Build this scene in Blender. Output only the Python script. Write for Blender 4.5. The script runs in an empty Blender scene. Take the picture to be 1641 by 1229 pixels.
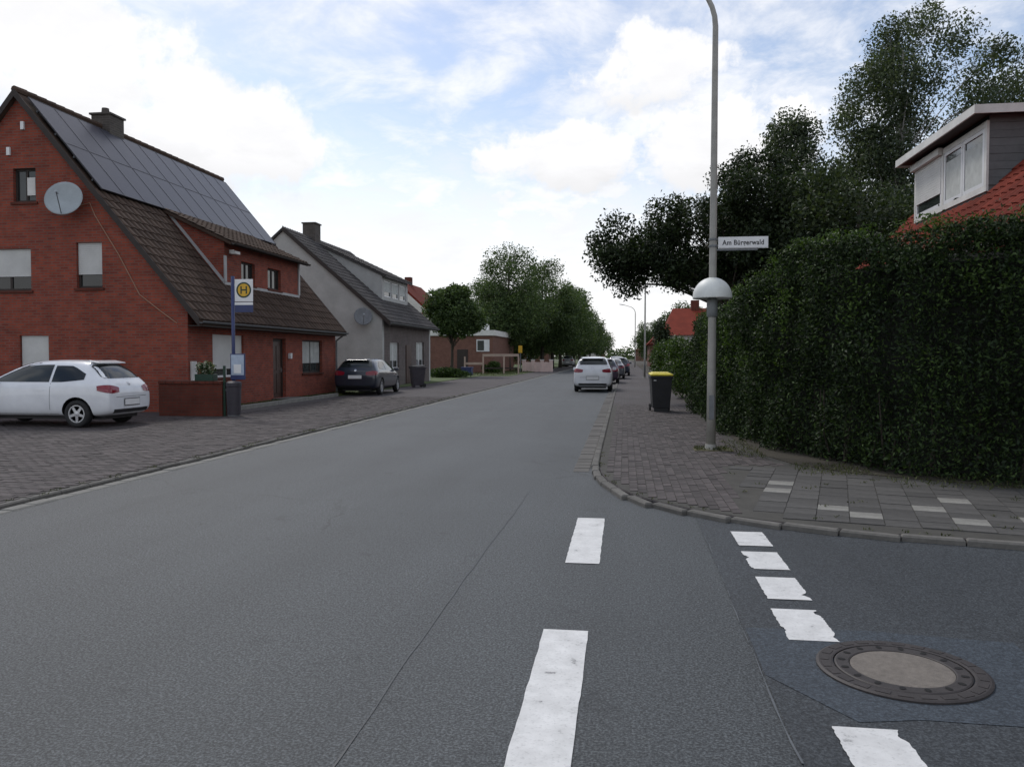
import bpy, bmesh, math, random
import numpy as np
from mathutils import Vector, Matrix
from mathutils.bvhtree import BVHTree

R = math.radians
random.seed(7)
rng = np.random.default_rng(11)
scene = bpy.context.scene
C = scene.collection

# ------------------------------------------------------------------ camera
cam_d = bpy.data.cameras.new('camera')
cam_d.sensor_width = 36.0
cam_d.lens = 36.0 * 1300.0 / 1641.0
cam_d.clip_start = 0.05
cam_d.clip_end = 4000
cam = bpy.data.objects.new('camera', cam_d)
C.objects.link(cam)
cam.location = (0, 0, 1.6)
cam.rotation_euler = (R(90 - 1.94), 0, R(7.9))
scene.camera = cam

# ------------------------------------------------------------------ world / sun / exposure
SUN_EL, SUN_AZ = 48.0, 125.0      # azimuth counter-clockwise from +X
sdir = Vector((math.cos(R(SUN_AZ)) * math.cos(R(SUN_EL)), math.sin(R(SUN_AZ)) * math.cos(R(SUN_EL)), math.sin(R(SUN_EL))))
world = bpy.data.worlds.new('World')
scene.world = world
world.use_nodes = True


def build_world():
    nt = world.node_tree
    nt.nodes.clear()
    N, L = nt.nodes.new, nt.links.new
    out = N('ShaderNodeOutputWorld')
    bg = N('ShaderNodeBackground')
    bg.inputs['Strength'].default_value = 0.098
    sky = N('ShaderNodeTexSky')
    sky.sky_type = 'NISHITA'
    sky.sun_disc = False
    sky.sun_elevation = R(SUN_EL)
    sky.sun_rotation = R(90 - SUN_AZ)
    sky.air_density = 1.0
    sky.dust_density = 0.7
    tc = N('ShaderNodeTexCoord')
    sep = N('ShaderNodeSeparateXYZ')
    L(tc.outputs['Generated'], sep.inputs[0])

    def math_(op, a, b=None, c=None, clamp=False):
        n = N('ShaderNodeMath')
        n.operation = op
        n.use_clamp = clamp
        for i, v in enumerate((a, b, c)):
            if v is None:
                continue
            if isinstance(v, (int, float)):
                n.inputs[i].default_value = v
            else:
                L(v, n.inputs[i])
        return n.outputs[0]

    def smooth(v, lo, hi, tlo=0.0, thi=1.0):
        n = N('ShaderNodeMapRange')
        n.interpolation_type = 'SMOOTHSTEP'
        L(v, n.inputs['Value'])
        n.inputs['From Min'].default_value = lo
        n.inputs['From Max'].default_value = hi
        n.inputs['To Min'].default_value = tlo
        n.inputs['To Max'].default_value = thi
        return n.outputs['Result']
    z = math_('MAXIMUM', sep.outputs[2], 0.0)
    den = math_('ADD', z, 0.22)
    px = math_('DIVIDE', sep.outputs[0], den)
    py = math_('DIVIDE', sep.outputs[1], den)
    comb = N('ShaderNodeCombineXYZ')
    L(px, comb.inputs[0]); L(py, comb.inputs[1])

    def noise(scale, detail, rough, vec, off=(0, 0, 0), dist=0.0):
        mp = N('ShaderNodeMapping')
        mp.inputs['Location'].default_value = off
        L(vec, mp.inputs['Vector'])
        n = N('ShaderNodeTexNoise')
        n.inputs['Scale'].default_value = scale
        n.inputs['Detail'].default_value = detail
        n.inputs['Roughness'].default_value = rough
        n.inputs['Distortion'].default_value = dist
        L(mp.outputs[0], n.inputs['Vector'])
        return n.outputs['Fac']
    plane = comb.outputs[0]
    nbig = noise(1.1, 8, 0.55, plane, (3.1, 1.7, 0))
    nfine = noise(5.0, 8, 0.62, plane, (0.3, 8.2, 0), 0.3)
    nedge = noise(11.0, 10, 0.62, tc.outputs['Generated'], (2.0, 0.4, 1.1))
    # high thin streaky cloud over the whole dome
    thin = smooth(math_('ADD', math_('MULTIPLY', nbig, 0.35), math_('MULTIPLY', nfine, 0.65)), 0.38, 0.64)
    thin = math_('MULTIPLY', thin, 0.85)
    # broad cumulus over the whole dome
    cum = smooth(math_('ADD', nbig, math_('MULTIPLY', math_('SUBTRACT', nedge, 0.5), 0.35)), 0.60, 0.66)
    # haze towards the horizon
    hor = smooth(math_('ADD', sep.outputs[2], math_('MULTIPLY', math_('SUBTRACT', nfine, 0.5), 0.22)), 0.10, 0.30, 1.0, 0.0)

    # individual heaped clouds: (azimuth deg left of +Y, elevation deg, half width deg, half height deg)
    def cloud(az, el, wa, we):
        d0 = Vector((-math.sin(R(az)) * math.cos(R(el)), math.cos(R(az)) * math.cos(R(el)), math.sin(R(el))))
        rt = Vector((math.cos(R(az)), math.sin(R(az)), 0))
        up = rt.cross(d0)
        vals = []
        for ax, wdt in ((rt, wa), (up, we)):
            n = N('ShaderNodeVectorMath')
            n.operation = 'DOT_PRODUCT'
            L(tc.outputs['Generated'], n.inputs[0])
            n.inputs[1].default_value = ax / math.sin(R(wdt))
            vals.append(n.outputs['Value'])
        # front half space only
        n = N('ShaderNodeVectorMath')
        n.operation = 'DOT_PRODUCT'
        L(tc.outputs['Generated'], n.inputs[0])
        n.inputs[1].default_value = d0
        r2 = math_('ADD', math_('POWER', math_('ABSOLUTE', vals[0]), 2.0), math_('POWER', math_('ABSOLUTE', math_('SUBTRACT', vals[1], 0.0)), 2.0))
        r2 = math_('ADD', r2, math_('MULTIPLY', math_('SUBTRACT', nedge, 0.5), 5.0))
        m = smooth(r2, 0.45, 1.35, 1.0, 0.0)
        m = math_('MULTIPLY', m, math_('GREATER_THAN', n.outputs['Value'], 0.2))
        shade = math_('MULTIPLY', smooth(vals[1], -1.0, 0.1, 0.86, 1.0), smooth(nfine, 0.3, 0.62, 0.94, 1.02))
        return m, shade
    heaps = [cloud(32, 14.6, 11.5, 4.4), cloud(40, 17.5, 11, 5.0), cloud(25.5, 14.0, 5.0, 3.0), cloud(-6.0, 14.6, 7.0, 3.6), cloud(-2.0, 18.8, 5.0, 2.6), cloud(3.0, 13.6, 6.5, 2.2), cloud(-62, 22, 13, 6), cloud(75, 28, 14, 7), cloud(150, 24, 16, 6), cloud(-130, 30, 18, 8)]
    mask = math_('MAXIMUM', thin, math_('MULTIPLY', cum, 0.9))
    mask = math_('MAXIMUM', mask, math_('MULTIPLY', hor, 0.93))
    light = smooth(nfine, 0.3, 0.7, 0.93, 1.03)
    for m, s in heaps:
        mask = math_('MAXIMUM', mask, m)
        mixn = N('ShaderNodeMix')
        mixn.data_type = 'FLOAT'
        L(m, mixn.inputs[0]); L(light, mixn.inputs[2]); L(s, mixn.inputs[3])
        light = mixn.outputs[0]
    rgb = N('ShaderNodeMix')
    rgb.data_type = 'RGBA'
    L(mask, rgb.inputs[0])
    skb = N('ShaderNodeMix')
    skb.data_type = 'RGBA'
    skb.blend_type = 'MULTIPLY'
    skb.inputs[0].default_value = 1.0
    L(sky.outputs[0], skb.inputs[6])
    skb.inputs[7].default_value = (1.50, 1.42, 1.38, 1)
    L(skb.outputs[2], rgb.inputs[6])
    cl = N('ShaderNodeMix')
    cl.data_type = 'RGBA'
    cl.blend_type = 'MULTIPLY'
    cl.inputs[0].default_value = 1.0
    cl.inputs[6].default_value = (10.6, 10.6, 10.8, 1)
    L(light, cl.inputs[7])
    L(cl.outputs[2], rgb.inputs[7])
    L(rgb.outputs[2], bg.inputs['Color'])
    L(bg.outputs[0], out.inputs['Surface'])


build_world()
sun_d = bpy.data.lights.new('sun', 'SUN')
sun_d.energy = 1.5
sun_d.angle = R(11)
sun_d.color = (1.0, 0.96, 0.90)
sun = bpy.data.objects.new('sun', sun_d)
C.objects.link(sun)
sun.rotation_euler = sdir.to_track_quat('Z', 'Y').to_euler()
scene.view_settings.view_transform = 'Standard'
scene.view_settings.look = 'None'
scene.view_settings.gamma = 1.0
scene.view_settings.exposure = 0.0
scene.view_settings.use_curve_mapping = False
scene.render.engine = 'CYCLES'
scene.cycles.max_bounces = 5
scene.cycles.diffuse_bounces = 3
scene.cycles.glossy_bounces = 3
scene.cycles.transmission_bounces = 3
scene.cycles.transparent_max_bounces = 6

# ------------------------------------------------------------------ materials
MATS = {}


def _base(name):
    m = bpy.data.materials.new(name)
    m.use_nodes = True
    nt = m.node_tree
    b = nt.nodes['Principled BSDF']
    return m, nt, b


def _coord(nt, scale=1.0, rot=None):
    tc = nt.nodes.new('ShaderNodeTexCoord')
    mp = nt.nodes.new('ShaderNodeMapping')
    s = scale if isinstance(scale, (tuple, list)) else (scale,) * 3
    mp.inputs['Scale'].default_value = s
    if rot:
        mp.inputs['Rotation'].default_value = rot
    nt.links.new(tc.outputs['Object'], mp.inputs['Vector'])
    return mp.outputs[0]


def _noise(nt, vec, scale, detail=4, rough=0.55):
    n = nt.nodes.new('ShaderNodeTexNoise')
    n.inputs['Scale'].default_value = scale
    n.inputs['Detail'].default_value = detail
    n.inputs['Roughness'].default_value = rough
    nt.links.new(vec, n.inputs['Vector'])
    return n.outputs['Fac']


def _ramp(nt, fac, stops):
    r = nt.nodes.new('ShaderNodeValToRGB')
    e = r.color_ramp.elements
    while len(e) < len(stops):
        e.new(0.5)
    for el, (p, c) in zip(e, stops):
        el.position = p
        el.color = (c[0], c[1], c[2], 1)
    nt.links.new(fac, r.inputs[0])
    return r.outputs[0]


def _mix(nt, fac, a, b, mode='MIX'):
    n = nt.nodes.new('ShaderNodeMix')
    n.data_type = 'RGBA'
    n.blend_type = mode
    for i, v in ((0, fac), (6, a), (7, b)):
        if isinstance(v, (int, float)):
            n.inputs[i].default_value = v
        elif isinstance(v, (tuple, list)):
            n.inputs[i].default_value = (v[0], v[1], v[2], 1)
        else:
            nt.links.new(v, n.inputs[i])
    return n.outputs[2]


def _bump(nt, b, height, strength=0.3, dist=0.01):
    n = nt.nodes.new('ShaderNodeBump')
    n.inputs['Strength'].default_value = strength
    n.inputs['Distance'].default_value = dist
    nt.links.new(height, n.inputs['Height'])
    nt.links.new(n.outputs[0], b.inputs['Normal'])


def sc(c, k):
    return tuple(min(1, v * k) for v in c)


def plain(name, col, rough=0.6, metal=0.0, var=0.25, scale=3.0, bump=0.0, coat=0.0, spec=0.5, island=0.0):
    """worn plain surface: colour mottled by two noises"""
    if name in MATS:
        return MATS[name]
    m, nt, b = _base(name)
    vec = _coord(nt)
    n1 = _noise(nt, vec, scale, 5)
    n2 = _noise(nt, vec, scale * 9, 3)
    c = _ramp(nt, n1, [(0.3, sc(col, 1 - var)), (0.7, sc(col, 1 + var * 0.7))])
    c = _mix(nt, var, c, _ramp(nt, n2, [(0.3, sc(col, 0.75)), (0.7, sc(col, 1.2))]))
    if island:
        g = nt.nodes.new('ShaderNodeObjectInfo')
        gi = nt.nodes.new('ShaderNodeNewGeometry')
        ad = nt.nodes.new('ShaderNodeMath')
        ad.operation = 'ADD'
        nt.links.new(g.outputs['Random'], ad.inputs[0])
        nt.links.new(gi.outputs['Random Per Island'], ad.inputs[1])
        fr = nt.nodes.new('ShaderNodeMath')
        fr.operation = 'FRACT'
        nt.links.new(ad.outputs[0], fr.inputs[0])
        c = _mix(nt, 1.0, c, _ramp(nt, fr.outputs[0], [(0.0, (1 - island,) * 3), (1.0, (min(1, 1 + island * .5),) * 3)]), 'MULTIPLY')
    nt.links.new(c, b.inputs['Base Color'])
    b.inputs['Roughness'].default_value = rough
    b.inputs['Metallic'].default_value = metal
    b.inputs['Coat Weight'].default_value = coat
    b.inputs['Coat Roughness'].default_value = 0.05
    b.inputs['Specular IOR Level'].default_value = spec
    if bump:
        _bump(nt, b, n2, 0.5, bump)
    MATS[name] = m
    return m


def brick_mat(name, c1, c2, mortar, bw=0.25, bh=0.075, ms=0.012, stain=0.35, axis='wall'):
    if name in MATS:
        return MATS[name]
    m, nt, b = _base(name)
    tc = nt.nodes.new('ShaderNodeTexCoord')
    sp = nt.nodes.new('ShaderNodeSeparateXYZ')
    nt.links.new(tc.outputs['Object'], sp.inputs[0])
    cb = nt.nodes.new('ShaderNodeCombineXYZ')
    if axis == 'wall':
        ad = nt.nodes.new('ShaderNodeMath')
        ad.operation = 'ADD'
        nt.links.new(sp.outputs[0], ad.inputs[0])
        nt.links.new(sp.outputs[1], ad.inputs[1])
        nt.links.new(ad.outputs[0], cb.inputs[0])
        nt.links.new(sp.outputs[2], cb.inputs[1])
    else:
        nt.links.new(sp.outputs[0], cb.inputs[0])
        nt.links.new(sp.outputs[1], cb.inputs[1])
    br = nt.nodes.new('ShaderNodeTexBrick')
    br.inputs['Scale'].default_value = 1.0
    br.inputs['Brick Width'].default_value = bw
    br.inputs['Row Height'].default_value = bh
    br.inputs['Mortar Size'].default_value = ms
    br.inputs['Mortar Smooth'].default_value = 0.2
    br.inputs['Bias'].default_value = -0.1
    br.inputs['Color1'].default_value = (*c1, 1)
    br.inputs['Color2'].default_value = (*c2, 1)
    br.inputs['Mortar'].default_value = (*mortar, 1)
    nt.links.new(cb.outputs[0], br.inputs['Vector'])
    n1 = _noise(nt, tc.outputs['Object'], 0.55, 6, 0.6)
    n2 = _noise(nt, tc.outputs['Object'], 3.0, 5, 0.6)
    c = _mix(nt, stain, br.outputs['Color'], _ramp(nt, n1, [(0.32, sc(c1, 0.45)), (0.5, c1), (0.7, (c2[0] * 1.3, c2[1] * 1.5, c2[2] * 1.4))]))
    c = _mix(nt, 0.6, c, _ramp(nt, n2, [(0.3, (0.62,) * 3), (0.7, (1.15,) * 3)]), 'MULTIPLY')
    nt.links.new(c, b.inputs['Base Color'])
    b.inputs['Roughness'].default_value = 0.85
    b.inputs['Specular IOR Level'].default_value = 0.25
    _bump(nt, b, br.outputs['Fac'], -0.6, 0.008)
    MATS[name] = m
    return m


def asphalt(name, col, patch, grain, cool):
    m, nt, b = _base(name)
    vec = _coord(nt)
    vl = _coord(nt, (1.0, 0.10, 1.0))        # wear runs along the carriageway
    nb = _noise(nt, vl, 1.1, 5)
    np_ = _noise(nt, vec, 0.45, 6, 0.6)
    ng = _noise(nt, vec, 78, 3, 0.72)
    ng2 = _noise(nt, vec, 26, 3, 0.7)
    c = _ramp(nt, nb, [(0.32, sc(col, 1 - patch)), (0.68, sc(col, 1 + patch))])
    c = _mix(nt, 0.45, c, _ramp(nt, np_, [(0.3, sc(cool, 0.75)), (0.7, sc(cool, 1.22))]))
    c = _mix(nt, grain, c, _ramp(nt, ng, [(0.40, (0.35,) * 3), (0.5, (0.95,) * 3), (0.60, (2.2, 2.15, 2.05))]), 'MULTIPLY')
    c = _mix(nt, grain * 0.6, c, _ramp(nt, ng2, [(0.38, (0.6,) * 3), (0.62, (1.35,) * 3)]), 'MULTIPLY')
    # oil spots, faded stains and hairline cracks
    ns = _noise(nt, vec, 2.3, 6, 0.7)
    c = _mix(nt, 0.8, c, _ramp(nt, ns, [(0.30, (0.55, 0.55, 0.56)), (0.40, (1.0,) * 3), (0.62, (1.0,) * 3), (0.72, (1.28, 1.26, 1.2))]), 'MULTIPLY')
    vo = nt.nodes.new('ShaderNodeTexVoronoi')
    vo.feature = 'DISTANCE_TO_EDGE'
    vo.inputs['Scale'].default_value = 0.42
    wv = nt.nodes.new('ShaderNodeMix')
    wv.data_type = 'VECTOR'
    wv.blend_type = 'MIX' if hasattr(wv, 'blend_type') else wv.blend_type
    nz = nt.nodes.new('ShaderNodeTexNoise')
    nz.inputs['Scale'].default_value = 1.6
    nz.inputs['Detail'].default_value = 6
    nt.links.new(vec, nz.inputs['Vector'])
    wv.inputs[0].default_value = 0.35
    nt.links.new(vec, wv.inputs[4])
    nt.links.new(nz.outputs['Color'], wv.inputs[5])
    nt.links.new(wv.outputs[1], vo.inputs['Vector'])
    nm = _noise(nt, vec, 0.33, 2)
    crack = _ramp(nt, vo.outputs['Distance'], [(0.0, (0.45,) * 3), (0.006, (1.0,) * 3)])
    c = _mix(nt, _ramp(nt, nm, [(0.50, (0, 0, 0)), (0.58, (0.8, 0.8, 0.8))]), c, _mix(nt, 1.0, c, crack, 'MULTIPLY'))
    nt.links.new(c, b.inputs['Base Color'])
    b.inputs['Roughness'].default_value = 0.66
    b.inputs['Specular IOR Level'].default_value = 0.36
    _bump(nt, b, ng, 0.8, 0.004)
    MATS[name] = m
    return m


def leaf_mat(name, dark, mid, lightc, trans=0.25, rough=0.55):
    if name in MATS:
        return MATS[name]
    m, nt, b = _base(name)
    g = nt.nodes.new('ShaderNodeNewGeometry')
    c = _ramp(nt, g.outputs['Random Per Island'], [(0.0, dark), (0.55, mid), (1.0, lightc)])
    vec = _coord(nt)
    n = _noise(nt, vec, 0.9, 3)
    c = _mix(nt, 0.7, c, _ramp(nt, n, [(0.3, (0.6,) * 3), (0.7, (1.35, 1.3, 1.1))]), 'MULTIPLY')
    nt.links.new(c, b.inputs['Base Color'])
    b.inputs['Roughness'].default_value = rough
    b.inputs['Specular IOR Level'].default_value = 0.3
    tr = nt.nodes.new('ShaderNodeBsdfTranslucent')
    tc = _mix(nt, 1.0, c, (1.15, 1.25, 0.5), 'MULTIPLY')
    nt.links.new(tc, tr.inputs[0])
    mx = nt.nodes.new('ShaderNodeMixShader')
    mx.inputs[0].default_value = trans
    nt.links.new(b.outputs[0], mx.inputs[1])
    nt.links.new(tr.outputs[0], mx.inputs[2])
    nt.links.new(mx.outputs[0], nt.nodes['Material Output'].inputs['Surface'])
    MATS[name] = m
    return m


def glass_mat():
    m, nt, b = _base('window_glass')
    vec = _coord(nt)
    n = _noise(nt, vec, 0.8, 3)
    c = _ramp(nt, n, [(0.35, (0.012, 0.015, 0.016)), (0.7, (0.05, 0.06, 0.058))])
    nt.links.new(c, b.inputs['Base Color'])
    b.inputs['Roughness'].default_value = 0.06
    b.inputs['Specular IOR Level'].default_value = 0.6
    MATS['glass'] = m


def paint_mat():
    """worn white road paint: scuffed by noise, edges ragged through colour only"""
    m, nt, b = _base('road_paint')
    vec = _coord(nt)
    n = _noise(nt, vec, 7, 7, 0.65)
    n2 = _noise(nt, vec, 60, 3)
    c = _ramp(nt, n, [(0.29, (0.14, 0.14, 0.145)), (0.36, (0.58, 0.58, 0.57)), (0.7, (0.74, 0.74, 0.73))])
    c = _mix(nt, 0.35, c, _ramp(nt, n2, [(0.30, (0.45,) * 3), (0.45, (1.0,) * 3)]), 'MULTIPLY')
    nt.links.new(c, b.inputs['Base Color'])
    b.inputs['Roughness'].default_value = 0.6
    _bump(nt, b, n2, 0.4, 0.003)
    MATS['paint'] = m


def solar_mat():
    m, nt, b = _base('solar_cells')
    tc = nt.nodes.new('ShaderNodeTexCoord')
    br = nt.nodes.new('ShaderNodeTexBrick')
    br.offset = 0.0
    br.inputs['Scale'].default_value = 1.0
    br.inputs['Brick Width'].default_value = 0.165
    br.inputs['Row Height'].default_value = 0.165
    br.inputs['Mortar Size'].default_value = 0.003
    br.inputs['Color1'].default_value = (0.036, 0.036, 0.050, 1)
    br.inputs['Color2'].default_value = (0.041, 0.040, 0.054, 1)
    br.inputs['Mortar'].default_value = (0.06, 0.06, 0.07, 1)
    nt.links.new(tc.outputs['Object'], br.inputs['Vector'])
    nt.links.new(br.outputs['Color'], b.inputs['Base Color'])
    b.inputs['Roughness'].default_value = 0.30
    b.inputs['Specular IOR Level'].default_value = 0.16
    MATS['solar'] = m


asphalt('road_asphalt', (0.055, 0.061, 0.066), 0.22, 0.85, (0.048, 0.056, 0.062))
asphalt('side_asphalt', (0.038, 0.043, 0.049), 0.22, 0.70, (0.035, 0.042, 0.049))
glass_mat()
paint_mat()
solar_mat()
plain('solar_frame', (0.035, 0.034, 0.042), 0.5, var=0.1)
brick_mat('red_brick', (0.35, 0.070, 0.038), (0.175, 0.036, 0.028), (0.16, 0.11, 0.09), ms=0.016, stain=0.26)
brick_mat('brown_brick', (0.20, 0.09, 0.065), (0.15, 0.065, 0.05), (0.2, 0.15, 0.13))
brick_mat('grey_brick', (0.15, 0.12, 0.115), (0.11, 0.095, 0.09), (0.2, 0.18, 0.17))
brick_mat('dark_brick', (0.15, 0.038, 0.024), (0.10, 0.03, 0.02), (0.08, 0.05, 0.04))
brick_mat('chimney_brick', (0.10, 0.085, 0.075), (0.075, 0.065, 0.06), (0.14, 0.13, 0.12))
brick_mat('far_paving', (0.100, 0.088, 0.089), (0.082, 0.072, 0.075), (0.05, 0.048, 0.045), 0.2, 0.1, 0.008, 0.3, 'ground')
plain('grey_render', (0.44, 0.44, 0.425), 0.9, var=0.18, scale=1.4, bump=0.004)
plain('light_render', (0.55, 0.53, 0.50), 0.9, var=0.15, scale=1.0, bump=0.003)
plain('pink_render', (0.68, 0.53, 0.48), 0.9, var=0.2, scale=1.5)
plain('brown_tile', (0.098, 0.066, 0.050), 0.85, spec=0.2, var=0.35, scale=1.2, bump=0.004, island=0.35)
plain('grey_tile', (0.075, 0.068, 0.066), 0.8, var=0.4, scale=1.0, bump=0.004, island=0.4)
plain('red_tile', (0.19, 0.034, 0.020), 0.9, spec=0.15, var=0.35, scale=1.4, bump=0.003, island=0.3)
plain('slate', (0.17, 0.175, 0.18), 0.7, var=0.25, scale=2.0, island=0.25)
plain('dark_wood', (0.035, 0.026, 0.022), 0.7, var=0.3, scale=4)
plain('brown_door', (0.055, 0.024, 0.016), 0.45, var=0.3, scale=4)
plain('white_plastic', (0.72, 0.73, 0.74), 0.4, var=0.08, scale=3)
plain('white_trim', (0.66, 0.65, 0.62), 0.6, var=0.15, scale=3)
plain('grey_trim', (0.42, 0.42, 0.42), 0.6, var=0.15, scale=3)
plain('shutter', (0.62, 0.62, 0.60), 0.55, var=0.10, scale=2)
plain('curtain', (0.50, 0.52, 0.50), 0.9, var=0.2, scale=5)
plain('dish_grey', (0.36, 0.40, 0.42), 0.45, var=0.15, scale=2)
plain('galvanised', (0.34, 0.33, 0.30), 0.55, metal=0.1, var=0.2, scale=5)
plain('galvanised_dark', (0.17, 0.18, 0.19), 0.5, metal=0.3, var=0.25, scale=6)
plain('dome_white', (0.70, 0.72, 0.69), 0.5, var=0.15, scale=4)
plain('collar_grey', (0.24, 0.255, 0.26), 0.5, var=0.25, scale=6)
plain('blue_paint', (0.03, 0.045, 0.14), 0.4, var=0.2, scale=5)
plain('sign_white', (0.80, 0.80, 0.80), 0.4, var=0.05, scale=5)
plain('sign_black', (0.02, 0.02, 0.025), 0.5, var=0.1, scale=5)
plain('sign_green', (0.010, 0.040, 0.022), 0.5, var=0.1, scale=5)
plain('sign_yellow', (0.72, 0.42, 0.03), 0.5, var=0.1, scale=5)
plain('timetable', (0.42, 0.50, 0.62), 0.3, var=0.15, scale=9)
plain('bin_black', (0.022, 0.023, 0.026), 0.5, var=0.25, scale=4)
plain('bin_yellow', (0.62, 0.52, 0.04), 0.5, var=0.15, scale=4)
plain('bin_dark', (0.045, 0.04, 0.05), 0.55, var=0.25, scale=4)
plain('rubber', (0.018, 0.018, 0.019), 0.75, var=0.2, scale=8)
plain('alloy', (0.55, 0.56, 0.58), 0.35, metal=0.7, var=0.1, scale=6)
plain('black_plastic', (0.02, 0.02, 0.022), 0.55, var=0.2, scale=6)
plain('tail_light', (0.24, 0.012, 0.025), 0.15, var=0.25, scale=20, coat=0.6)
plain('chrome', (0.6, 0.6, 0.6), 0.15, metal=1.0, var=0.05)
plain('cast_iron', (0.040, 0.034, 0.033), 0.6, metal=0.15, var=0.35, scale=10, bump=0.003)
plain('cover_concrete', (0.17, 0.15, 0.13), 0.9, var=0.7, scale=30, bump=0.004)
plain('hole_black', (0.006, 0.006, 0.006), 0.9, var=0.1)
plain('kerb_concrete', (0.150, 0.143, 0.130), 0.9, var=0.6, scale=2.2, bump=0.004, island=0.35)
plain('gutter_concrete', (0.145, 0.137, 0.126), 0.9, var=0.6, scale=2.0, bump=0.004, island=0.3)
plain('paver_mauve', (0.092, 0.077, 0.076), 0.88, var=0.55, scale=1.6, bump=0.003, island=0.55)
plain('paver_grey', (0.086, 0.083, 0.079), 0.9, var=0.6, scale=1.1, bump=0.004, island=0.35)
plain('paver_light', (0.23, 0.225, 0.205), 0.9, var=0.5, scale=3, bump=0.003)
plain('joint_sand', (0.060, 0.057, 0.050), 0.95, var=0.4, scale=3, bump=0.004)
plain('soil', (0.045, 0.038, 0.026), 0.95, var=0.4, scale=3, bump=0.02)
plain('lawn', (0.075, 0.105, 0.030), 0.95, var=0.4, scale=1.2, bump=0.03)
plain('far_field', (0.07, 0.085, 0.035), 0.95, var=0.35, scale=0.05)
plain('tar', (0.026, 0.031, 0.036), 0.5, var=0.3, scale=6)
plain('worn_edge', (0.10, 0.11, 0.12), 0.8, var=0.4, scale=5)
plain('bark', (0.055, 0.045, 0.035), 0.95, var=0.4, scale=5, bump=0.02)
plain('birch_bark', (0.30, 0.29, 0.27), 0.85, var=0.6, scale=4, bump=0.006)
plain('hedge_core_dark', (0.012, 0.014, 0.009), 0.95, var=0.4, scale=4)
plain('cable', (0.35, 0.20, 0.13), 0.7, var=0.1)
plain('light_wood', (0.42, 0.32, 0.27), 0.8, var=0.2, scale=3)
plain('terracotta', (0.20, 0.06, 0.035), 0.8, var=0.2)
leaf_mat('hedge_leaf', (0.008, 0.018, 0.007), (0.020, 0.040, 0.012), (0.056, 0.098, 0.022), 0.12, 0.65)
leaf_mat('birch_leaf', (0.032, 0.050, 0.034), (0.064, 0.090, 0.058), (0.13, 0.16, 0.105), 0.32)
leaf_mat('maple_leaf', (0.012, 0.022, 0.010), (0.022, 0.038, 0.015), (0.045, 0.068, 0.026), 0.22)
leaf_mat('row_leaf', (0.032, 0.058, 0.024), (0.066, 0.108, 0.042), (0.12, 0.17, 0.07), 0.32)
leaf_mat('garden_leaf', (0.020, 0.034, 0.018), (0.042, 0.064, 0.032), (0.085, 0.115, 0.06), 0.28)
leaf_mat('sunlit_hedge_leaf', (0.030, 0.058, 0.014), (0.055, 0.100, 0.022), (0.10, 0.165, 0.036), 0.25)  # lighter hedge leaf, sunlight put into the colour
leaf_mat('bush_leaf', (0.018, 0.038, 0.010), (0.040, 0.075, 0.018), (0.085, 0.14, 0.03), 0.25)
leaf_mat('flower_leaf', (0.02, 0.05, 0.02), (0.05, 0.1, 0.03), (0.5, 0.5, 0.45), 0.2)
leaf_mat('grass_blade', (0.035, 0.045, 0.016), (0.062, 0.078, 0.026), (0.11, 0.12, 0.045), 0.2)


def car_paint(name, col):
    m, nt, b = _base(name)
    vec = _coord(nt)
    n = _noise(nt, vec, 2.5, 4)
    c = _ramp(nt, n, [(0.3, sc(col, 0.9)), (0.7, sc(col, 1.05))])
    nt.links.new(c, b.inputs['Base Color'])
    b.inputs['Roughness'].default_value = 0.35
    b.inputs['Coat Weight'].default_value = 0.8
    b.inputs['Coat Roughness'].default_value = 0.06
    MATS[name] = m


car_paint('paint_white', (0.80, 0.82, 0.85))
car_paint('paint_navy', (0.012, 0.018, 0.034))
car_paint('paint_silver', (0.32, 0.33, 0.35))
car_paint('paint_plum', (0.05, 0.03, 0.055))
car_paint('paint_grey', (0.10, 0.105, 0.12))


# ------------------------------------------------------------------ builders
def top_of(o):
    while o.parent:
        o = o.parent
    return o


def link(o, parent=None):
    C.objects.link(o)
    if parent:
        o.parent = parent
    return o


def thing(name, label, cat, loc=(0, 0, 0), rz=0.0, group=None):
    o = bpy.data.objects.new(name, None)
    o.empty_display_size = 0.2
    C.objects.link(o)
    o.location = loc
    o.rotation_euler = (0, 0, rz)
    o['label'] = label
    o['category'] = cat
    if group:
        o['group'] = group
    return o


def tag(o, label, cat, group=None):
    o['label'] = label
    o['category'] = cat
    if group:
        o['group'] = group
    return o


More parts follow.
